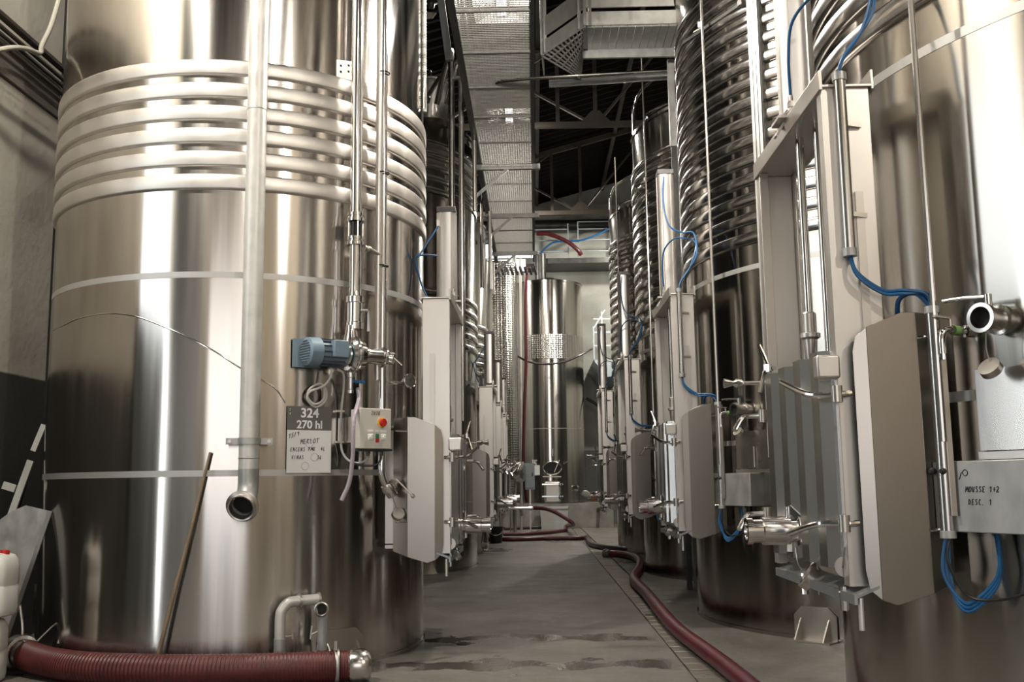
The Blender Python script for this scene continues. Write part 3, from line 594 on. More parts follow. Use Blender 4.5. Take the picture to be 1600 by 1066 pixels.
# transfer pipe with sight glass, valve
pa = L1(45.4, 0, .12)
t = empty('transfer_pipe', pa+V(0, 0, 2.43), 'polished vertical pipe with sight glass leading down into the pump', 'pipe')
o_ = Vector(t.location); q = lambda z: A(pa+V(0, 0, z))
MB().cyl(q(3.36), q(7.2), .046, 20).build('upper_tube', 'chrome', t)
MB().cyl(q(2.74), q(3.14), .046, 20).build('lower_tube', 'chrome', t)
g = MB().cyl(q(3.19), q(3.30), .044, 20).build('sight_glass', 'glass_dark', t)
for k in range(4):
    an = k*PI/2+.5; dx = V(math.cos(an), math.sin(an), 0)*.056
    MB().cyl(q(3.16)+dx, q(3.34)+dx, .006, 8).build('tie_bolt', 'chrome', g)
for z in (3.12, 3.305): MB().rev(q(z), Z3, [(0, .05), (.0, .068), (.025, .068), (.03, .056), (.045, .056), (.045, .064), (.065, .064), (.066, .047)], 22).build('union_nut', 'chrome', t)
vb_ = MB().rev(q(2.47), Z3, [(0, .05), (.0, .066), (.05, .066), (.055, .06), (.20, .06), (.205, .069), (.25, .069), (.255, .05), (.285, .047)], 22).build('valve_body', 'chrome', t)
MB().cyl(q(2.61)+L1n(40)*.04, q(2.61)+L1n(40)*.085+L1t(45)*.05, .012, 10).cyl(q(2.61)+L1n(40)*.08+L1t(45)*.06, q(2.45)+L1n(40)*.09+L1t(45)*.055, .008, 10, r2=.012).build('valve_lever', 'galvanised', vb_)
bk = MB().prism([A(L1(49.5, 4.62, .005)), A(L1(49.5, 4.48, .005)), A(L1(46, 4.44, .10)), A(L1(46, 4.60, .10))], V(0, 0, .0)+L1t(47)*.008).build('wall_bracket', 'satin_light', t)
for z in (4.52, 4.57):
    for f in (.25, .7):
        P = L1(49.5-3.5*f, z, .005+.095*f); MB().rev(A(P), -L1t(47), [(-.002, .008), (.006, .008)], 6).build('bolt', 'dark_steel', bk)
# thin riser pipe with ties and lever valve
pb = L1(36.0, 0, .12)
t = empty('riser_pipe', pb+V(0, 0, 1.4), 'polished riser pipe tied to a second pipe, ending in a lever valve', 'pipe')
o_ = Vector(t.location); q = lambda z: A(pb+V(0, 0, z))
MB().cyl(q(1.48), q(7.2), .031, 18).build('riser_tube', 'chrome', t)
MB().cyl(q(2.1)-L1t(36)*.055, q(7.2)-L1t(36)*.055, .023, 14).build('side_tube', 'satin_light', t)
for z in (4.58, 3.75, 3.0, 2.28):
    MB().torus(q(z)-L1t(36)*.012, Z3, .052, .006, 20, 6).build('cable_tie', 'black', t)
MB().cyl(q(3.08)-L1n(36)*0-L1t(36)*.01, q(3.10)-L1t(36)*.17+L1n(36)*.03, .016, 12).rev(q(3.10)-L1t(36)*.17+L1n(36)*.03, -L1t(36), [(0, .022), (.03, .024), (.035, .012), (.05, .012), (.052, .024), (.065, .024)], 12).build('sampling_nozzle', 'satin', t)
lv = MB().tube([q(1.50), q(1.40), q(1.33)+L1t(36)*.03+V(0, -.01, 0), q(1.27)+L1t(36)*.09+V(0, -.03, 0)], .03, 16, 4).rev(q(1.31)+L1t(36)*.05+V(0, -.02, 0), L1t(36)+V(.0, -.3, -1.0), [(0, .045), (.03, .055), (.055, .055), (.06, .045), (.10, .045), (.105, .036), (.10, .03)], 22).build('outlet_valve', 'chrome', t)
hs = q(1.30)+L1t(36)*.09
MB().rev(hs, V(.5, -.5, .6), [(0, .02), (.05, .022)], 10).cyl(hs+V(.05, -.02, .05), hs+V(.17, -.03, -.07), .007, 8).rev(hs+V(.17, -.03, -.07), V(.7, 0, -.7), [(0, .012), (.012, .018), (.03, .012)], 12).build('valve_lever', 'satin_light', lv)
# pump with blue motor
t = empty('transfer_pump', L1(50, 2.27, .14), 'pump with blue grey electric motor mounted on the left foreground tank', 'pump')
o_ = Vector(t.location); ax = (L1(44.5, 0, .14)-L1(58.5, 0, .15)).normalized(); s0 = A(L1(59.5, 2.275, .15)); ou = L1n(50)
MB().rev(s0, ax, [(0, .085), (.012, .104), (.10, .108), (.105, .10), (.105, .085)], 28).build('fan_cover', 'motor_blue', t)
gr = MB()
for k in range(9):
    h = -.075+.0188*k; wv = math.sqrt(max(0, .083**2-h*h))
    if wv > .01:
        pd = ax.cross(Z3).normalized(); gr.bar(s0-ax*.002+pd*wv+Z3*h, s0-ax*.002-pd*wv+Z3*h, .004, .006)
gr.build('fan_grille', 'motor_dark', t)['kind'] = 'stuff'
MB().rev(s0+ax*.10, ax, [(0, .088), (.22, .088), (.225, .075), (.27, .07), (.28, .05), (.31, .05)], 28).build('motor_body', 'motor_blue', t)
for k in range(14):
    an = 2*PI*k/14; pd = ax.cross(Z3).normalized(); d_ = pd*math.cos(an)+Z3*math.sin(an)
    MB().bar(s0+ax*.11+d_*.094, s0+ax*.30+d_*.094, .006, .018, d_).build('cooling_fin', 'motor_dark', t)
MB().bar(s0+ax*.17+ou*.10+Z3*.02, s0+ax*.29+ou*.10+Z3*.02, .06, .125).build('terminal_box', 'motor_blue', t, bevel=.006)
MB().prism([A(L1(61.5, 2.17, .02)), A(L1(54, 2.17, .02)), A(L1(54, 2.38, .02)), A(L1(61.5, 2.38, .02))], L1n(57)*.02).build('mounting_plate', 'motor_blue', t)
hc = s0+ax*.38
ph = MB().rev(hc-ax*.06, ax, [(-.02, .06), (.02, .09), (.025, .12), (.045, .138), (.085, .14), (.10, .12), (.14, .11), (.155, .07), (.17, .055)], 32).build('pump_head', 'chrome', t)
MB().torus(hc-ax*.0, ax, .138, .013, 30, 8).build('clamp_ring', 'chrome', ph)
MB().rev(hc+Z3*.05, Z3, [(0, .07), (.06, .06), (.12, .045), (.17, .04)], 20).build('pump_outlet', 'chrome', ph)
MB().rev(hc+ax*.06, ax, [(0, .055), (.03, .066), (.07, .066), (.075, .058), (.20, .058), (.205, .07), (.235, .07), (.24, .055), (.30, .05)], 22).build('suction_branch', 'chrome', ph)
sb = MB().torus(hc+ax*.27, ax, .062, .014, 26, 8).rev(hc+ax*.29+ou*.02, ax+ou*.5-Z3*.25, [(0, .045), (.05, .05), (.055, .035)], 18).build('inlet_union', 'chrome', ph)
MB().cyl(hc+ax*.30+Z3*.03+ou*.05, hc+ax*.40+ou*.08-Z3*.06, .009, 10).build('inlet_lever', 'chrome', ph)
MB().rev(hc-Z3*.10, -Z3, [(0, .02), (.03, .02), (.032, .026), (.07, .026), (.075, .016), (.16, .016), (.165, .022), (.19, .022)], 14).build('drain_nipple', 'chrome', ph)
MB().bar(hc-Z3*.20+ou*.02, hc-Z3*.205+ou*.03+ax*.10, .012, .02).build('drain_lever', 'blue_hose', ph)
# cables of the pump
t = MB().tube([L1(52, 2.16, .12), L1(52.5, 2.09, .12), L1(54, 2.03, .10), L1(57, 1.99, .06), L1(57.5, 1.93, .05), L1(55, 1.88, .04), L1(52.5, 1.93, .05), L1(52.5, 2.02, .05), L1(54.5, 2.05, .06), L1(57, 2.01, .06), L1(57.5, 1.95, .05), L1(55.5, 1.90, .05), L1(53, 1.94, .05), L1(53, 2.03, .06)], .0085, 8).build('cable_coil', 'grey_cable')
tag(t, 'loosely coiled grey cable hanging under the pump motor', 'cable')
t = MB().tube([L1(50.5, 2.16, .12), L1(48.5, 2.13, .11), L1(47.3, 2.02, .06), L1(47.3, 1.85, .03), L1(47.3, 1.62, .03), L1(46.5, 1.53, .04), L1(45.5, 1.48, .09), L1(44.5, 1.47, .15), L1(44, 1.49, .22), L1(44, 1.545, .26)], .009, 8).build('motor_cable', 'grey_cable')
tag(t, 'grey cable running from the pump motor down under the control box', 'cable')
for z in (1.85, 1.62):
    o = MB().prism([L1(48.6, z, .003), L1(46.6, z, .003), L1(46.6, z, .045), L1(48.6, z, .03)], V(0, 0, .014)).build('cable_clip', 'satin', None)
    o.parent = t
# hanging clear hose
t = MB().tube([L1(44.6, 2.02, .13), L1(46.3, 1.93, .22), L1(50.2, 1.78, .36), L1(50.6, 1.6, .375), L1(50.6, 1.5, .37), L1(51, 1.33, .35), L1(52.5, 1.20, .33)], .016, 10).build('drain_hose', 'pink_hose')
tag(t, 'thin translucent hose hanging in front of the control box', 'hose')
# control box
ph_ = 43.6; n_ = L1n(54); tt = V(-n_.y, n_.x, 0); O = L1(ph_, 1.57, .19)
t = empty('control_box', O, 'cream electrical control box with red rotary switch on the left foreground tank', 'control box')
q = lambda a, z, d: tt*a+V(0, 0, z)+n_*d
bx = lambda a0, a1, z0, z1, d0, d1: MB().prism([q(a0, z0, d0), q(a1, z0, d0), q(a1, z0, d1), q(a0, z0, d1)], (0, 0, z1-z0))
bx(-.12, .13, 0, .29, .0, .14).build('box_body', 'box_plastic', t, bevel=.006)
bx(-.122, .132, -.002, .292, .14, .155).build('cover', 'box_plastic', t, bevel=.004)
bx(-.13, .145, -.018, -.004, .02, .15).build('bottom_rail', 'black', t)
for a in (-.08, .0): bx(a-.02, a+.02, .05, .24, -.20, .0).build('mounting_arm', 'satin', t)
sw = MB().rev(q(.055, .19, .155), n_, [(0, .037), (.006, .037)], 24).build('switch_ring', 'yellow', t)
MB().rev(q(.06, .19, .160), n_, [(0, .028), (.02, .026), (.022, .02)], 20).prism([q(.05, .165, .17), q(.07, .165, .17), q(.07, .215, .17), q(.05, .215, .17)], n_*.022).build('switch_knob', 'red', sw)
for a in (-.035, .07):
    pb_ = bx(a-.02, a+.02, .06, .105, .155, .163).build('push_button', 'white_plastic', t, bevel=.004)
    MB().rev(q(a, .083, .163), n_, [(0, .012), (.006, .010)], 14).build('button_cap', 'lettering_white', pb_)
    bx(a-.022, a+.022, .118, .134, .155, .158).build('label_strip', 'lettering_white', pb_)
bx(.005, .03, .075, .105, .155, .164).build('indicator_lamp', 'green', t)
bx(.005, .03, .045, .074, .155, .164).build('indicator_lamp', 'red', t)
bx(.005, .03, .118, .134, .155, .158).build('label_strip', 'lettering_white', t)
hw = MB(); handwriting(hw, '2UOO', q(-.03, .245, .1555), tt, Z3, .026, .003, n_); hw.build('lettering', 'ink', t)['kind'] = 'stuff'
for a in (-.02, .04, .09): MB().rev(q(a, -.018, .08), -Z3, [(0, .014), (.03, .014), (.035, .009)], 10).build('cable_gland', 'cap_grey', t)
t2 = MB().tube([O+q(.09, -.04, .08), O+q(.08, -.085, .09), O+q(.03, -.12, .09), O+q(-.06, -.12, .06), O+q(-.11, -.10, .02)], .008, 8).build('supply_cable', 'black'); tag(t2, 'short black cable looping below the cream control box', 'cable')
# sign board 324 / 270 hl
ns = L1n(56.3); ts = L1t(56.3); O = L1(56.3, 1.40, .006)
t = empty('tank_sign', O, 'grey and white sign reading 324 270 hl on the left foreground tank', 'sign')
q = lambda a, z, d=0: ts*a+V(0, 0, z)+ns*d
MB().prism([q(-.17, .31, 0), q(.17, .31, 0), q(.17, .31, .006), q(-.17, .31, .006)], (0, 0, .175)).build('number_plate', 'sign_grey', t)
MB().prism([q(-.17, 0, 0), q(.17, 0, 0), q(.17, 0, .006), q(-.17, 0, .006)], (0, 0, .31)).build('writing_card', 'paper', t)
text_mesh('lettering', '324', .095, q(.0, .405, .0075), ts, Z3, 'lettering_white', t, .002)
text_mesh('lettering', '270 hl', .080, q(.0, .325, .0075), ts, Z3, 'lettering_white', t, .002)
hw = MB(); handwriting(hw, 'C', q(-.155, .45, .0075), ts, Z3, .018, .0025, ns); handwriting(hw, 'V', q(-.155, .42, .0075), ts, Z3, .018, .0025, ns); hw.build('small_lettering', 'paper', t)['kind'] = 'stuff'
hw = MB(); handwriting(hw, '15/9', q(-.16, .25, .0068), ts+V(0, 0, .25), Z3, .03, .0035, ns)
handwriting(hw, 'MERLOT', q(-.07, .21, .0068), ts+V(0, 0, .06), Z3, .034, .0035, ns)
handwriting(hw, 'ENCENS PMR  4L', q(-.145, .155, .0068), ts+V(0, 0, .03), Z3, .027, .0032, ns)
handwriting(hw, 'VINAS', q(-.135, .10, .0068), ts, Z3, .027, .0032, ns); handwriting(hw, '36', q(.06, .10, .0068), ts, Z3, .027, .0032, ns)
hw.build('handwriting', 'ink', t)['kind'] = 'stuff'
rg = MB()
for a, z in ((-.03, .05), (.04, .115), (-.0, .215)): rg.torus(q(a, z, .006), ns, .028, .0018, 22, 4)
rg.build('ring_stain', 'ink_pale', t)['kind'] = 'stuff'
# thermometer
t = empty('thermometer', L1(24, 2.12, .03), 'round dial thermometer to the right of the riser pipe', 'thermometer')
nz = (L1n(24)+V(0, -.5, 0)).normalized()
MB().rev((0, 0, 0), nz, [(-.05, .012), (.10, .012)], 12).build('stem', 'steel', t)
MB().rev(nz*.10, nz, [(0, .05), (.005, .06), (.03, .062), (.034, .056), (.03, .05)], 26).build('case', 'chrome', t)
MB().rev(nz*.127, nz, [(0, .05), (.003, .05)], 26).build('dial', 'gauge', t)
MB().bar(nz*.132, nz*.132+V(.015, .0, .03), .003, .002, nz).build('pointer', 'ink', t)
# wooden stick leaning on the tank
t = MB().tube([V(-2.63, 7.055, 0), V(-2.51, 7.07, .55), V(-2.405, 7.085, 1.0), V(-2.29, 7.105, 1.55)], lambda f: .016-.006*f, 10, 4).build('wooden_stick', 'wood'); tag(t, 'thin wooden stick leaning against the left foreground tank', 'stick')
# floor standing pipes in front of the tank
def foot(z, phi, off): return L1(phi, z, off)
t = empty('elbow_pipe', L1(64.2, 0, .13), 'pale bent standpipe at the foot of the left foreground tank', 'pipe'); o_ = Vector(t.location)
e0 = L1(64.2, 0, .13); eh = (L1(53.5, 0, .13)-e0).normalized()
MB().tube([A(e0+V(0, 0, .16)), A(e0+V(0, 0, .40)), A(e0+V(0, 0, .455)+eh*.015), A(e0+V(0, 0, .495)+eh*.05), A(e0+V(0, 0, .505)+eh*.10), A(e0+V(0, 0, .51)+eh*.28)], .037, 20, 5).build('pipe_body', 'galvanised_white', t)
for dd in (.13, .27): MB().ring(A(e0+V(0, 0, .507)+eh*dd), eh, .036, .05, .012, 20).build('flange', 'satin', t)
MB().ring(A(e0+V(0, 0, .16)), Z3, .036, .041, .10, 20).build('sleeve', 'galvanised', t)
for a in (-.055, .05): MB().bar(A(e0+V(0, 0, .20))+eh*a*.6, A(e0)+eh*a, .008, .02).build('leg', 'satin', t)
MB().cyl(A(e0+V(0, 0, .27)), A(e0+V(0, 0, .27)+eh*.09), .006, 8).bar(A(e0+V(0, 0, .25)+eh*.09), A(e0+V(0, 0, .29)+eh*.09), .01, .01).build('wing_screw', 'satin', t)
t = empty('standpipe', L1(54.0, 0, .14), 'short standpipe with open mouth at the foot of the left foreground tank', 'pipe'); o_ = Vector(t.location); e1 = Vector(t.location)
MB().tube([A(e1+V(0, 0, .16)), A(e1+V(0, 0, .36)), A(e1+V(0, -.01, .42)), A(e1+V(.0, -.05, .445)), A(e1+V(.01, -.08, .448))], .036, 20, 5).build('pipe_body', 'galvanised', t)
MB().rev(A(e1+V(.01, -.08, .448)), (.15, -1, 0), [(0, .037), (.0, .052), (.014, .052), (.018, .044), (.01, .037)], 22, caps=False).build('flange', 'satin', t)
MB().rev(A(e1+V(.01, -.084, .448)), (.15, -1, 0), [(0, .0365), (.002, .0365)], 20).build('pipe_mouth', 'hole_shade', t)  # shade inside the standpipe, painted as a dark disc
for a in (-.05, .05): MB().bar(A(e1+V(0, 0, .20))+eh*a*.6, A(e1)+eh*a, .008, .02).build('leg', 'satin', t)
MB().cyl(A(e1+V(0, 0, .30)), A(e1+V(0, 0, .27)-eh*.08), .006, 8).bar(A(e1+V(0, 0, .24)-eh*.085), A(e1+V(0, 0, .33)-eh*.075), .01, .01).build('wing_screw', 'satin', t)
# big red suction hose on the floor
ctrl = [V(-3.72, 7.42, .14), V(-3.45, 7.22, .115), V(-3.1, 7.02, .108), V(-2.6, 6.90, .106), V(-2.1, 6.87, .106), V(-1.6, 6.92, .106), V(-1.25, 6.98, .106)]
t = empty('suction_hose', (-2.4, 6.9, 0), 'thick ribbed red hose lying in front of the left foreground tank', 'hose'); o_ = Vector(t.location)
MB().tube([A(p) for p in ctrl], lambda f: .101+.0028*math.sin(f*2*PI*110), 20, 110).build('hose_body', 'red_hose', t, ang=60)
e0 = A(ctrl[0]); d0 = (ctrl[0]-ctrl[1]).normalized()
MB().rev(e0, d0, [(-.10, .106), (-.06, .106), (-.055, .10), (-.02, .10), (-.015, .125), (.03, .135), (.06, .125), (.10, .10), (.14, .085)], 26).build('coupling', 'steel', t)
MB().tube([e0+d0*.0+V(0, 0, .12), e0+V(-.02, .03, .20), e0+V(-.08, .08, .38)], .012, 8, 3).tube([e0+V(.1, .03, .08), e0+V(.22, .06, .20), e0+V(.26, .05, .14), e0+V(.25, .03, .06)], .007, 8, 3).build('coupling_lever', 'satin', t)
e1 = A(ctrl[-1]); d1 = (ctrl[-1]-ctrl[-2]).normalized()
MB().rev(e1, d1, [(-.02, .10), (.0, .108), (.06, .112), (.10, .106), (.125, .085), (.13, .05)], 28).build('coupling', 'steel', t)
MB().torus(e1-d1*.09, d1, .108, .012, 30, 8).bar(e1-d1*.10+V(0, -.03, .11), e1-d1*.10+V(0, -.03, .17), .02, .03).torus(e1-d1*.12+V(0, 0, 0), d1+V(0, .25, .0), .109, .008, 30, 6).build('hose_clamp', 'satin', t)
# jerrycans
def jerrycan(loc, rz, label):
    t = empty('jerrycan', loc, label, 'canister', 'white canisters stacked by the side wall'); t.rotation_euler[2] = rz
    vs = []; fs = []; nn_ = 32
    for z, s in ((0, .86), (.015, .96), (.05, 1), (.20, 1), (.205, .985), (.215, .985), (.22, 1), (.33, 1), (.38, .95), (.415, .80), (.43, .55)):
        for k in range(nn_):
            a = 2*PI*k/nn_; ca, sa = math.cos(a), math.sin(a); e_ = .45
            vs.append((math.copysign(abs(ca)**e_, ca)*.15*s, math.copysign(abs(sa)**e_, sa)*.125*s, z))
    for i in range(10):
        for k in range(nn_): k2 = (k+1) % nn_; fs.append((i*nn_+k, i*nn_+k2, (i+1)*nn_+k2, (i+1)*nn_+k))
    fs.append(tuple(range(nn_))[::-1]); fs.append(tuple(10*nn_+k for k in range(nn_)))
    MB().add(vs, fs).build('canister_body', 'white_plastic', t, ang=45)
    MB().rev((.08, 0, .41), Z3, [(0, .032), (.035, .032), (.04, .026)], 16).build('screw_cap', 'red', t)
    MB().tube([(-.10, 0, .41), (-.10, 0, .455), (-.06, 0, .465), (.0, 0, .465), (.03, 0, .42)], .016, 10, 4).build('carry_handle', 'white_plastic', t)
    return t
jerrycan((-3.83, 7.08, 0), .15, 'lower white plastic canister of the stack by the side wall')
jerrycan((-3.79, 7.10, .44), -.1, 'upper white plastic canister with red cap, on the stack by the side wall')
# leaning sheet and slat
P = [atY(-60, 860, 7.62), atY(18, 800, 7.62), atY(40, 790, 7.62), atY(80, 799, 7.62), atY(18, 1046, 7.62), atY(-60, 1046, 7.62)]
for p in P: p.y = 7.38+.22*p.z/1.1
for p in P[-2:]: p.z = 0.0; p.y = 7.38
t = empty('metal_sheet', (-3.9, 7.4, 0), 'grey metal sheet with folded edge leaning behind the white canisters', 'metal sheet'); o_ = Vector(t.location)
MB().prism([A(p) for p in P], (0, .012, 0)).build('sheet', 'galvanised', t)
MB().bar(A(P[3]), A(P[4]), .03, .012, (0, 1, 0)).build('folded_edge', 'satin', t)
t = empty('wooden_lath', (-4.45, 8.2, 0), 'pale slat leaning against the side wall above the metal sheet', 'lath'); o_ = Vector(t.location)
MB().bar(A(atY(-40, 965, 8.25)), A(atY(48, 720, 8.25)), .02, .055, (1, 0, .4)).build('lower_slat', 'white_wood', t)
MB().bar(A(atY(52, 705, 8.26)), A(atY(69, 664, 8.26)), .02, .045, (1, 0, .4)).build('upper_slat', 'white_wood', t)
MB().bar(A(atY(5, 758, 8.27)), A(atY(24, 764, 8.27)), .02, .06).build('cross_piece', 'white_wood', t)
MB().bar(A(V(-4.56, 8.3, 0)), A(atY(48, 720, 8.28)), .02, .05).build('rear_batten', 'dark_steel', t)
# cable conduits on the side wall
for i, (yy, r, mm) in enumerate(((22, .035, 'truss'), (40, .02, 'truss'), (52, .018, 'dark_steel'), (66, .02, 'truss'), (116, .016, 'truss'))):
    p = atX(0, yy, -4.5); o = MB().cyl((-4.5, 5.6, p.z), (-4.5, 9.3 if i > 3 else 14, p.z), r, 10).build('wall_conduit', mm)
    tag(o, ['thick upper conduit of the bundle along the side wall', 'second conduit of the bundle along the side wall', 'third, darkest conduit of the bundle along the side wall', 'lowest conduit of the bundle along the side wall', 'single thin conduit below the bundle on the side wall'][i], 'conduit', 'conduits along the side wall')
t = MB().tube([atY(95, -10, 8.3), atY(80, 40, 8.3), atY(66, 70, 8.3), atY(62, 83, 8.3), atY(40, 76, 8.1), atY(15, 75, 7.9), atY(-20, 82, 7.7)], .022, 10).build('loose_cable', 'cable'); tag(t, 'pale sagging cable hung in front of the conduit bundle', 'cable')
# strip and rod hanging on the right flank of the left tank
t = empty('flank_strip', L1(2, 4.6, .04), 'braided strip and bright rod on the right flank of the left foreground tank', 'strip'); o_ = Vector(t.location)
MB().tube([A(L1(1, 4.62, .02)), A(L1(1, 5.5, .02)), A(L1(1, 7.0, .02))], lambda f: .022+.003*math.sin(f*2*PI*70), 8, 80).build('braid', 'galvanised', t)
MB().cyl(A(L1(4, 4.62, .03)), A(L1(4, 4.92, .03)), .016, 10).build('rod', 'chrome', t)
#---- left row, second tank: neck, pipes
t = empty('manway_neck', (-1.60, 15.35, 7.22), 'lidded steel neck on top of the tall left row tank', 'neck')
MB().rev((0, 0, -.25), Z3, [(0, .36), (.62, .36), (.63, .375), (.66, .375), (.70, .30)], 36).build('neck_body', 'steel', t)
MB().bar((.0, -.36, .05), (.22, -.42, .38), .05, .05).torus((.0, -.38, .03), (0, 1, 0), .05, .02, 18, 6).build('lid_clamp', 'chrome', t)
MB().tube([(-.06, -.3, .40), (-.06, -.3, .52), (0, -.3, .55), (.06, -.3, .52), (.06, -.3, .40)], .015, 8, 4).build('lid_handle', 'chrome', t)
for i, (x0, Y, zt_, lb) in enumerate(((705, 14.25, 92, 'left one of two hooked steel pipes in front of the tall left row tank'), (720, 14.35, 92, 'right one of two hooked steel pipes in front of the tall left row tank'))):
    pt = atY(x0, zt_, Y); 
    t = MB().tube([V(pt.x, Y, 2.2), V(pt.x, Y, 5), V(pt.x, Y, pt.z-.08), V(pt.x-.02, Y+.06, pt.z), V(pt.x-.10, Y+.18, pt.z-.05), V(pt.x-.26, Y+.5, pt.z-.5)], .047 if i == 0 else .042, 14, 5).build('hooked_pipe', 'steel'); tag(t, lb, 'pipe', 'hooked pipes on the tall left tank')
t = empty('sloping_strut', atY(715, 110, 13.2), 'pale sloping strut with clamp above the hooked pipes', 'strut'); o_ = Vector(t.location)
MB().bar(A(atY(702, 95, 13.2)), A(atY(688, -8, 13.2)), .10, .06, (0, 1, 0)).build('strut_bar', 'rail_grey', t)
MB().prism([A(atY(661, 18, 13.1)), A(atY(682, 20, 13.1)), A(atY(676, 28, 13.1)), A(atY(661, 30, 13.1))], (0, .02, 0)).build('bracket_plate', 'satin_light', t)
MB().rev(A(atY(674, 4, 13.2)), Z3, [(-.08, .04), (-.02, .05), (0, .09), (.05, .09), (.06, .05), (.2, .05)], 18).build('pivot_drum', 'dark_steel', t)
for i, (x, y0, y1, Y) in enumerate(((741, 215, 330, 15.6), (752, 290, 450, 19.2), (765, 330, 452, 19.4), (770, 410, 460, 22.0))):
    a = atY(x, y0, Y); t = MB().cyl(V(a.x, Y, atY(x, y1, Y).z), a, .035, 10).build('rain_pipe', ['satin', 'chrome', 'satin_light', 'satin'][i])
    tag(t, ['short pipe stub beside the tall left row tank', 'bright pipe dropping left of the catwalk braces', 'pale pipe ending in mid air below the catwalk braces', 'small far pipe between the left row and the dimpled tank'][i], 'pipe', 'pipes dropping beside the catwalk')
#---- catwalk
ZC = 6.8; xa, xb = -.84, .03
t = empty('catwalk', (0, 12, ZC), 'galvanised grating catwalk overhead along the aisle', 'catwalk')
MB().box((xa-.09, -9, -.02), (xa, 12.6, .16)).build('stringer', 'dark_steel', t); MB().box((xb, -9, -.02), (xb+.05, 12.6, .16)).build('stringer', 'dark_steel', t)
panel = MB(); L_ = 1.13
for k in range(23): x = xa+.01+k*(xb-xa-.02)/22; panel.box((x-.003, 0, .01), (x+.003, L_, .035))
for k in range(24): y = .012+k*(L_-.024)/23; panel.box((xa, y-.006, .003), (xb, y+.006, .016))
pp = panel.build('grating_panel', 'galvanised_white', t, (0, -8.9, 0)); n = 1
while -8.9+n*1.15 < 10.8:
    o = pp.copy(); COL.objects.link(o); o.location = (0, -8.9+n*1.15, 0); n += 1
jb = MB().box((xa, -.012, -.015), (xb, .012, .04)).build('panel_joint', 'galvanised', t, (0, -8.9, 0))
for k in range(1, n+1): o = jb.copy(); COL.objects.link(o); o.location = (0, -8.9+k*1.15-.01, 0)
for yy in (4.8, 8.0, 11.4):
    cb = MB().prism([(xa-.1, yy, -.025), (xa-.1, yy, -.115), (xa-.1, yy+.07, -.115), (xa-.1, yy+.07, -.103), (xa-.1, yy+.012, -.103), (xa-.1, yy+.012, -.025)], (xb-xa+.24, 0, 0)).build('bracket_beam', 'galvanised', t)
    MB().bar((xa+.45, yy+.03, -.1), (xa-.15, yy+.03, -.62), .05, .05).build('brace', 'galvanised', cb)
for x in (xa-.05, xb+.03):
    MB().box((x-.02, -9, 1.05), (x+.02, 12.6, 1.09)).build('hand_rail', 'galvanised', t)
    for k in range(13): MB().box((x-.02, -8.6+k*1.75, .1), (x+.02, -8.56+k*1.75, 1.05)).build('rail_post', 'galvanised', t)
t = empty('catwalk_end_deck', (-.4, 24.9, 6.8), 'ribbed dark deck at the far end of the catwalk', 'deck')
for k in range(9): MB().bar((-.5+k*.12, -.05, -.1), (-.5+k*.12+.05, .8, -.1), .06, .05).build('slat', 'dark_steel', t)
# lamps above the catwalk and unseen fill lamps added along the hall
def lamp(x, y, z, label, power, lx=1.5, across=False, hood=True):
    t = empty('ceiling_lamp', (x, y, z), label, 'lamp', 'linear lamps under the roof')
    sx, sy = (lx/2, .09) if across else (.09, lx/2)
    MB().box((-sx, -sy, .02), (sx, sy, .10)).build('housing', 'lamp_body', t)
    MB().box((-sx*.85, -sy*.92, .0), (sx*.85, sy*.92, .02)).build('tube_cover', 'lamp_glow', t)
    if hood: MB().add([(-.45, -sy-.1, -.06), (.45, -sy-.1, -.06), (.45, sy+.1, -.06), (-.45, sy+.1, -.06), (-.1, -sy, .13), (.1, -sy, .13), (.1, sy, .13), (-.1, sy, .13)], [(0, 1, 5, 4), (1, 2, 6, 5), (2, 3, 7, 6), (3, 0, 4, 7), (4, 5, 6, 7)]).build('added_hood', 'lamp_body', t)  # unseen hood added to keep lamp light off the roof
    for s in (-1, 1): MB().cyl((sx*.5*s if across else 0, 0 if across else sy*.5*s, .1), (sx*.5*s if across else 0, 0 if across else sy*.5*s, roof_z(x)-z), .008, 6).build('hanger', 'dark_steel', t)
    l = bpy.data.lights.new('lamp_light', 'POINT'); l.shadow_soft_size = .12; l.energy = power; l.color = (1, .94, .835)
    lo_ = bpy.data.objects.new('lamp_light', l); COL.objects.link(lo_); lo_.parent = t; lo_.location = (0, 0, -.16)
for i, (x, y, z) in enumerate(((-.42, 14.9, 8.9), (-.42, 20.4, 8.9), (-.42, 26.0, 8.9), (.72, 8.3, 6.0), (.7, 2.6, 7.2), (.6, -4.0, 8.6), (3.5, 29.3, 9.2), (-3.4, 4.6, 7.4), (2.75, 25.6, 6.9), (5.6, -2.6, 7.6), (-3.4, 29.0, 8.4))):
    lamp(x, y, z, ['lamp glowing through the near catwalk grating', 'lamp glowing through the middle of the catwalk grating', 'lamp glowing through the far end of the catwalk grating', 'added unseen fill lamp over the aisle between the first tanks', 'added unseen fill lamp over the near end of the aisle', 'added unseen fill lamp behind the viewer', 'added unseen fill lamp near the end wall', 'added unseen fill lamp near the side door', 'added fill lamp hidden behind the farthest right tank', 'added unseen fill lamp beside the viewer on the right', 'added unseen fill lamp left of the far tank'][i], [150, 150, 240, 460, 60, 80, 520, 820, 620, 900, 450][i], hood=i not in (3, 4, 7, 9))
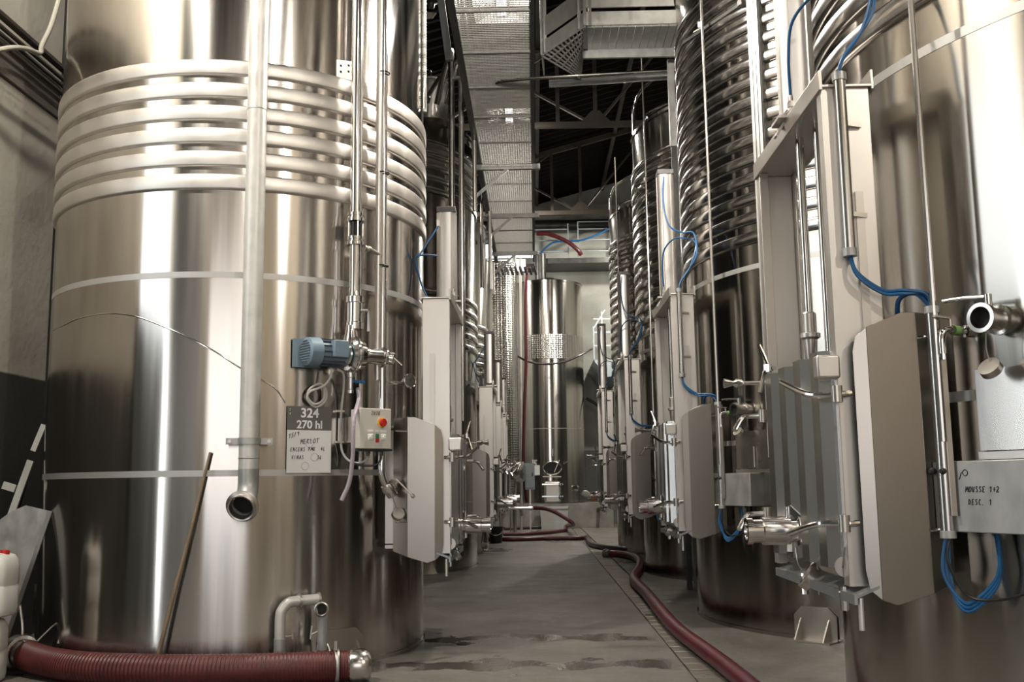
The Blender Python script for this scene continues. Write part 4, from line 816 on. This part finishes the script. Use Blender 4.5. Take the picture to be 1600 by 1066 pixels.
# platform between catwalk and the right row
t = empty('side_platform', (1, 12.6, 6.8), 'raised platform with toe boards joining the catwalk to the right row', 'platform'); o_ = Vector(t.location)
pg = [V(1.9, atZ(1062, 37, 6.78).y, 6.8), atZ(914, 38, 6.8), atZ(847, 84, 6.8), atZ(850, 116, 6.8)]; py_ = pg[1].y; px_ = pg[1].x; pg[0].y = py_
for a, b_, nm in ((pg[0], pg[1], 0), (pg[1], pg[2], 1), (pg[2], pg[3], 2)):
    MB().bar(A(a+V(0, 0, .07)), A(b_+V(0, 0, .07)), .02, .17).build('toe_board', 'galvanised_white', t)
    MB().bar(A(a+V(0, 0, .34)), A(b_+V(0, 0, .34)), .02, .26).build('rail_board', 'galvanised_white', t)
    MB().bar(A(a+V(0, 0, 1.1)), A(b_+V(0, 0, 1.1)), .04, .04).build('hand_rail', 'galvanised', t)
for p in pg[:3]+[pg[1]+V(.06, 0, 0), pg[1].lerp(pg[2], .12), pg[1].lerp(pg[2], .92)]: MB().box(A(p+V(-.02, -.02, -.02)), A(p+V(.02, .02, 1.12))).build('rail_post', 'galvanised', t)
for k in range(13):
    x = px_+.02+k*.1; MB().box(A((x, py_+.03, 6.77)), A((x+.094, py_+.66, 6.795))).build('deck_plank', 'galvanised', t)
MB().box(A((px_, py_+.66, 6.66)), A((1.9, py_+.70, 6.82))).build('rear_beam', 'galvanised', t)
dg_ = MB()
for k in range(12):
    f = k/11; a = pg[1].lerp(pg[2], f); dg_.bar(A(a+V(0, .02, -.02)), A(V(px_+.02, py_+.8+.8*f, 6.78)), .012, .025)
for k in range(7):
    f = k/6; dg_.bar(A(pg[1].lerp(V(px_+.02, py_+.8, 6.8), f)-V(0, 0, .02)), A(pg[2].lerp(V(px_+.02, py_+1.6, 6.8), f)-V(0, 0, .02)), .012, .025)
dg_.build('grating', 'galvanised_white', t)['kind'] = 'stuff'
MB().box(A(pg[1]+V(-.02, .03, -.3)), A(pg[1]+V(.03, .08, 0))).build('corner_post', 'dark_steel', t)
t = MB().cyl(atY(858, 131, 13.3), atY(1056, 118, 13.3), .052, 16).build('cross_pipe', 'galvanised'); tag(t, 'fat grey pipe crossing below the raised platform', 'pipe')
t = MB().tube([atY(706, 122, 14.0), atY(722, 122, 14.0), atY(735, 129, 13.9), atY(752, 131, 13.6), atY(840, 122, 12.9), atY(1058, 110, 12.9)], .022, 10, 4).build('thin_line_pipe', 'steel'); tag(t, 'thin steel pipe crossing under the catwalk to the right row', 'pipe')
t = MB().tube([atY(744, 155, 14.3), atY(770, 152, 14.3), atY(800, 158, 14.3), atY(838, 152, 14.3)], .014, 8).build('sagging_cable', 'black'); tag(t, 'black cable sagging under the catwalk', 'cable')
t = empty('row_post', (1.86, 12.62, 0), 'slim post standing between second and third tank of the right row', 'post')
MB().box((-.03, -.03, 0), (.03, .03, 5.6)).build('lower_post', 'dark_steel', t); MB().box((-.04, -.04, 5.6), (.04, .04, 6.78)).build('upper_post', 'galvanised', t); MB().box((.05, -.02, 0), (.08, .02, 6.2)).build('side_rail', 'steel', t)
#---- lone tank at the end of the aisle
BX, BY, BR = .47, 31.5, 1.10
struct(MB().box((-1.2, 30.3, 0), (2.3, 32.95, .72)).build('trim_3', 'concrete'), 'grey concrete plinth under the lone far tank')
t = empty('far_tank', (BX, BY, .74), 'tall plain steel tank standing alone on a plinth at the aisle end', 'tank')
MB().rev((0, 0, 0), Z3, [(0, BR), (2, BR), (4, BR), (6.72, BR), (6.72, BR+.02), (6.77, BR+.02), (6.77, BR-.02), (7.0, .3), (7.0, .02)], 96).build('shell', 'shell', t, ang=20)
MB().rev((0, 0, 0), Z3, [(4.32, BR), (4.32, BR+.008), (5.08, BR+.008), (5.08, BR)], 96, caps=False).build('dimpled_jacket', 'dimpled', t)
MB().rev((0, 0, 0), Z3, [(2.2, BR), (2.2, BR+.004), (2.215, BR+.004), (2.215, BR)], 96, caps=False).build('weld_strip', 'tape', t)
MB().cyl((-.2, -.3, 6.9), (-.2, -.3, 7.75), .18, 20).build('top_chimney', 'dark_steel', t)
o_ = V(BX, BY, .74); fy = BY-BR
mw = MB(); pts = []
for k in range(28): a = 2*PI*k/28; pts.append(A(atY(863, 731.5, fy-.03))+V(.27*math.cos(a), 0, .19*math.sin(a)))
mw.prism(pts, (0, .10, 0)).build('manhole', 'hole_shade', t)  # opening drawn solid, its inner shade put into the colour
mr_ = MB().tube(pts+[pts[0]], .025, 8, 0).build('manhole_rim', 'chrome', t)
MB().bar(A(atY(866, 738, fy-.10)), A(atY(874, 719, fy-.10)), .03, .02).build('manhole_bar', 'satin_light', mr_)
MB().cyl(A(atY(863, 702, fy-.05)), A(atY(863, 713, fy-.05)), .03, 12).build('gauge_tube', 'satin_light', t)
hd = MB().box(A(atY(851, 787, fy-.08)), A(atY(876, 752, fy+.2))).build('lower_door', 'satin_light', t, bevel=.06)
for z in (757, 776):
    MB().bar(A(atY(847, z, fy-.12)), A(atY(880, z, fy-.12)), .03, .04).build('door_bar', 'chrome', hd)
    wh = MB().torus(A(atY(877.5, z+.5, fy-.18)), (0, 1, 0), .07, .013, 20, 6)
    for k in range(3): a = k*PI/3; wh.bar(A(atY(877.5, z+.5, fy-.18))+V(math.cos(a), 0, math.sin(a))*.07, A(atY(877.5, z+.5, fy-.18))-V(math.cos(a), 0, math.sin(a))*.07, .012, .012)
    wh.build('hand_wheel', 'black', hd)
MB().bar(A(atY(848, 745, fy-.06)), A(atY(877, 745, fy-.06)), .03, .03).build('cross_bar', 'satin_light', t)
MB().tube([A(atY(881, 725, fy+.1)), A(atY(885, 722, fy)), A(atY(888, 722, fy+.1))], .02, 8, 3).build('small_tap', 'chrome', t)
MB().rev(A(atY(897, 763, fy+.35)), (.4, -1, 0), [(-.2, .07), (.12, .07), (.13, .09), (.17, .09), (.18, .05)], 18).build('side_valve', 'chrome', t)
sg = MB().box(A(atY(827, 743, fy+.05)), A(atY(843.5, 727, fy+.1))).build('label_card', 'paper', t)
MB().box(A(atY(832.5, 740, fy+.04)), A(atY(833.5, 729, fy+.045))).build('red_line', 'red', sg)
tx = text_mesh('lettering', '327', .10, A(atY(835, 722.5, fy+.04)), (1, 0, 0), Z3, 'lettering_white', t, .002)
text_mesh('lettering', '270', .08, A(atY(835, 726.3, fy+.04)), (1, 0, 0), Z3, 'lettering_white', t, .002)
# white tub in front of plinth
c0 = atY(845, 815, 29.5); t = empty('white_tub', (c0.x+.40, 29.8, 0), 'white plastic tub standing below the lone far tank', 'tub')
MB().add([(-.38, -.25, 0), (.36, -.25, 0), (.36, .25, 0), (-.38, .25, 0), (-.42, -.28, .60), (.40, -.28, .60), (.40, .28, .60), (-.42, .28, .60), (-.39, -.25, .60), (.37, -.25, .60), (.37, .25, .60), (-.39, .25, .60), (-.35, -.22, .05), (.33, -.22, .05), (.33, .22, .05), (-.35, .22, .05)],
         [(3, 2, 1, 0), (0, 1, 5, 4), (1, 2, 6, 5), (2, 3, 7, 6), (3, 0, 4, 7), (4, 5, 9, 8), (5, 6, 10, 9), (6, 7, 11, 10), (7, 4, 8, 11), (8, 9, 13, 12), (9, 10, 14, 13), (10, 11, 15, 14), (11, 8, 12, 15), (12, 13, 14, 15)]).build('tub_body', 'tub', t)
MB().box((-.44, -.30, .57), (.42, -.275, .63)).box((-.44, .275, .57), (.42, .30, .63)).box((-.44, -.3, .57), (-.415, .3, .63)).box((.395, -.3, .57), (.42, .3, .63)).build('rim', 'tub', t, bevel=.004)
# dimpled cone tank
t = empty('dimpled_tank', (-.92, 27.2, 0), 'narrow dimpled steel tank with pointed cone foot past the left row', 'tank')
MB().rev((0, 0, 0), Z3, [(.25, .04), (.35, .06), (1.55, .50), (3, .50), (5, .50), (7.3, .50), (7.35, .3)], 64).build('shell', 'dimpled', t)
MB().rev((0, 0, 0), Z3, [(1.53, .5), (1.53, .52), (1.58, .52), (1.58, .5)], 64, caps=False).build('seam_ring', 'chrome', t)
for a in (.5, 2.6, 4.7): MB().cyl((.42*math.cos(a), .42*math.sin(a), 0), (.46*math.cos(a), .46*math.sin(a), 1.7), .03, 10).build('leg', 'steel', t)
mh = MB().rev((.52, -.3, 1.62), (1, -.35, 0), [(-.1, .26), (.04, .28), (.08, .27), (.10, .20), (.105, .05)], 28).build('round_hatch', 'chrome', t)
MB().rev((0, 0, .25), -Z3, [(0, .05), (.1, .05)], 14).build('foot_outlet', 'chrome', t)
t = MB().box((-.27, 27.15, 1.15), (-.01, 27.25, 1.85)).build('far_cabinet', 'rail_grey'); t2_ = MB().box((-.25, 27.14, 1.2), (-.03, 27.15, 1.8)).build('cabinet_door', 'rail_grey', t); MB().box((-.08, 27.13, 1.5), (-.06, 27.14, 1.6)).build('latch', 'black', t2_)
MB().box((-.16, 27.18, 0), (-.12, 27.22, 1.15)).build('leg', 'satin', t); tag(t, 'small grey cabinet left of the far tank label', 'cabinet')
# far pipes and vertical red hose
t = MB().tube([atY(823, 418, 27.5), atY(821, 480, 27.4), atY(822, 560, 27.4), atY(819, 650, 27.4), atY(818, 730, 27.4), atY(823, 785, 27.6)], .045, 10).build('vertical_hose', 'wine_hose'); tag(t, 'red hose hanging straight down left of the lone far tank', 'hose')
t = MB().cyl(atY(813, 405, 28.6), V(atY(814, 785, 28.6).x, 28.6, 0), .04, 10).build('white_riser', 'satin_light'); tag(t, 'pale thin riser behind the hanging red hose', 'pipe')
t = MB().cyl(atY(803, 400, 28.0), V(atY(803, 730, 28.0).x, 28.0, 0), .06, 12).build('grey_riser', 'steel'); tag(t, 'grey riser between dimpled tank and hanging red hose', 'pipe')
t = MB().tube([atY(808, 556, 27.3), atY(825, 565, 27.6), atY(850, 569, 28.0), atY(880, 566, 28.0), atY(905, 556, 28.2), atY(925, 545, 28.8)], .03, 8).build('blue_line', 'dark_hose'); tag(t, 'dark hose slung across the front of the lone far tank', 'hose')
# mezzanine at the end wall
t = empty('mezzanine', (2, 32, 8.4), 'narrow mezzanine with pale railing high on the end wall', 'mezzanine'); o_ = Vector(t.location)
MB().box((-2.2, -.4, -.12), (4.5, .9, .05)).build('deck', 'dark_steel', t)
for z in (.25, .62, .98): MB().box((-2.0, -.38, z), (-.82, -.34, z+.035)).build('rail', 'rail_grey', t)
for z in (.25, .62, .98, 1.22): MB().box((-.5, -.38, z), (4.3, -.34, z+.03)).build('rail', 'rail_grey', t)
for x in (-2.0, -.82, -.5, .9, 2.3, 3.7): MB().box((x-.02, -.39, 0), (x+.02, -.33, 1.24 if x > -.6 else 1.18)).build('rail_post', 'rail_grey', t)
t = MB().cyl((-6, 32.4, 9.72), (8.9, 32.4, 9.72), .19, 20).build('black_duct', 'black'); tag(t, 'black duct running along the end wall above the mezzanine', 'duct')
t = MB().tube([atY(838, 365, 31.4), atY(858, 366, 31.4), atY(885, 377, 31.4), atY(902, 390, 31.4), atY(908, 398, 31.5)], .07, 10).build('rail_hose', 'red_hose'); tag(t, 'red hose arching over the mezzanine railing', 'hose')
t = MB().tube([atY(842, 398, 31.4), atY(865, 379, 31.4), atY(905, 376, 31.4), atY(930, 368, 31.4), atY(952, 357, 31.4)], .03, 8).build('rail_cable', 'blue_hose'); tag(t, 'dark blue line strung along the mezzanine railing', 'hose')
# lower landing on the right
t = empty('landing', (2.2, 29.6, 4.9), 'small blue grey landing with railing right of the lone far tank', 'landing')
MB().prism([(-.42, 0, 0), (.6, 0, 0), (.6, 0, -.5), (-.05, 0, -.5)], (0, 3.38, 0)).build('landing_deck', 'rail_grey', t)
for z in (.4, .8, 1.2): MB().box((-.40, -.03, z), (.9, .0, z+.045)).build('rail', 'rail_grey', t)
for x, zz in ((-.4, 1.0), (-.15, 1.45), (.25, 1.22), (.6, 1.22)): MB().box((x-.02, -.04, 0), (x+.02, .01, zz)).build('rail_post', 'rail_grey', t)
MB().bar((-.42, 0, .9), (-.05, .0, 1.5), .03, .04).build('stair_rail', 'rail_grey', t)
t = MB().cyl(atY(916, 622, 31.5), atY(960, 650, 31.5), .05, 8).build('wall_strut', 'dark_steel'); tag(t, 'dark sloping strut on the end wall beside the farthest right tank', 'strut')
#---- hoses and small things on the floor
def floor_hose(name, px, r, m_, label, z=None, ends=()):
    pts = [atZ(x, y, (z or r)) if len(e) == 0 else atZ(x, y, e[0]) for (x, y, *e) in px]
    t = empty(name, (pts[0].x, pts[0].y, 0), label, 'hose'); o = Vector(t.location)
    MB().tube([p-o for p in pts], r, 12, 8).build('hose_body', m_, t)
    for i in ends:
        a, b_ = (pts[0], pts[1]) if i == 0 else (pts[-1], pts[-2]); d = (a-b_).normalized()
        MB().rev(a-o-d*.05, d, [(0, r*1.1), (.07, r*1.15), (.075, r*1.3), (.12, r*1.3), (.125, r*.8)], 16).build('coupling', 'cap_grey', t)
    return t
floor_hose('floor_hose', [(950, 865), (970, 866), (990, 870), (1000, 878), (998, 890), (991, 900), (993, 910), (1010, 927), (1035, 958), (1060, 985), (1095, 1012), (1130, 1038), (1175, 1075), (1230, 1120)], .062, 'wine_hose', 'dark wine red hose snaking along the drain beside the right row', ends=(0,))
floor_hose('floor_hose', [(772, 842), (800, 843), (850, 841.5), (900, 841), (918, 840)], .05, 'wine_hose', 'straight red hose lying across the far aisle, nearest the viewer', ends=())
floor_hose('floor_hose', [(918, 841), (924, 850), (945, 855), (975, 858), (1003, 860)], .055, 'dark_hose', 'dark hose curving from the far red hose to the third right tank', ends=(0,))
floor_hose('floor_hose', [(786, 835), (820, 834.5), (860, 832), (884, 829)], .045, 'wine_hose', 'red hose lying across the far aisle behind the straight one')
pts = [atZ(884, 829, .05), atZ(885, 822, .12), V(.93, 25.5, .30), V(.55, 25.9, .55), V(.25, 26.2, .66), V(-.05, 26.4, .68)]
t = MB().tube(pts, .05, 10).build('rising_hose', 'wine_hose'); tag(t, 'red hose rising from the floor to the pipe union below the far tank', 'hose')
t = empty('pipe_union', (-.05, 26.4, .68), 'steel pipe union with valves left below the lone far tank', 'pipe')
MB().cyl((-.8, 0, 0), (.05, 0, 0), .04, 12).rev((-.12, 0, 0), (1, 0, 0), [(0, .06), (.08, .06), (.09, .05), (.16, .05), (.17, .06), (.2, .06)], 14).build('union_body', 'chrome', t)
MB().bar((-.35, 0, 0), (-.30, -.02, -.2), .05, .08).build('union_lever', 'satin', t); MB().cyl((-.6, 0, 0), (-.6, 0, -.68), .02, 8).build('support', 'satin', t)
floor_hose('floor_hose', [(788, 826), (830, 824.5), (880, 823), (900, 817, .07), (918, 803, .35), (930, 797, .5), (940, 795, .56)], .05, 'dark_hose', 'dark hose with bright coupling curving up right of the white tub', ends=(6,))
floor_hose('floor_hose', [(790, 820), (820, 818), (845, 819), (862, 821)], .045, 'wine_hose', 'short loop of red hose on the floor left of the white tub')
c0 = atZ(775, 849, 0)
t = empty('dark_bucket', (c0.x, c0.y, 0), 'dark bucket on the floor at the end of the left row', 'bucket')
MB().rev((0, 0, 0), Z3, [(0, .13), (.34, .17), (.36, .18), (.36, .16), (.05, .12)], 28).build('bucket_body', 'black', t); MB().tube([(-.17, 0, .34), (-.12, -.10, .22), (.0, -.16, .18), (.12, -.1, .22), (.17, 0, .34)], .007, 6).build('handle', 'satin', t)
c0 = atZ(753, 862, 0)
t = empty('steel_flask', (c0.x, c0.y+.1, 0), 'shiny steel flask shaped vessel beside the tall left row tank', 'vessel')
MB().rev((0, 0, 0), Z3, [(0, .08), (.02, .10), (.12, .13), (.25, .12), (.50, .075), (.9, .06), (.92, .05)], 28).build('vessel_body', 'chrome', t); MB().rev((0, 0, 0), Z3, [(0, .14), (.015, .14), (.016, .1)], 24).build('base_ring', 'steel', t)
t = empty('red_nozzle', (1.06, 19.86, 1.06), 'orange and white nozzle on the valve of the farthest right tank', 'nozzle')
MB().rev((0, 0, 0), (-1, -.3, .4), [(0, .05), (.10, .07), (.16, .05)], 14).build('nozzle_body', 'white_plastic', t); MB().rev((.02, 0, -.04), (1, 0, 0), [(0, .05), (.08, .06), (.1, .04)], 12).build('nozzle_ring', 'orange', t)
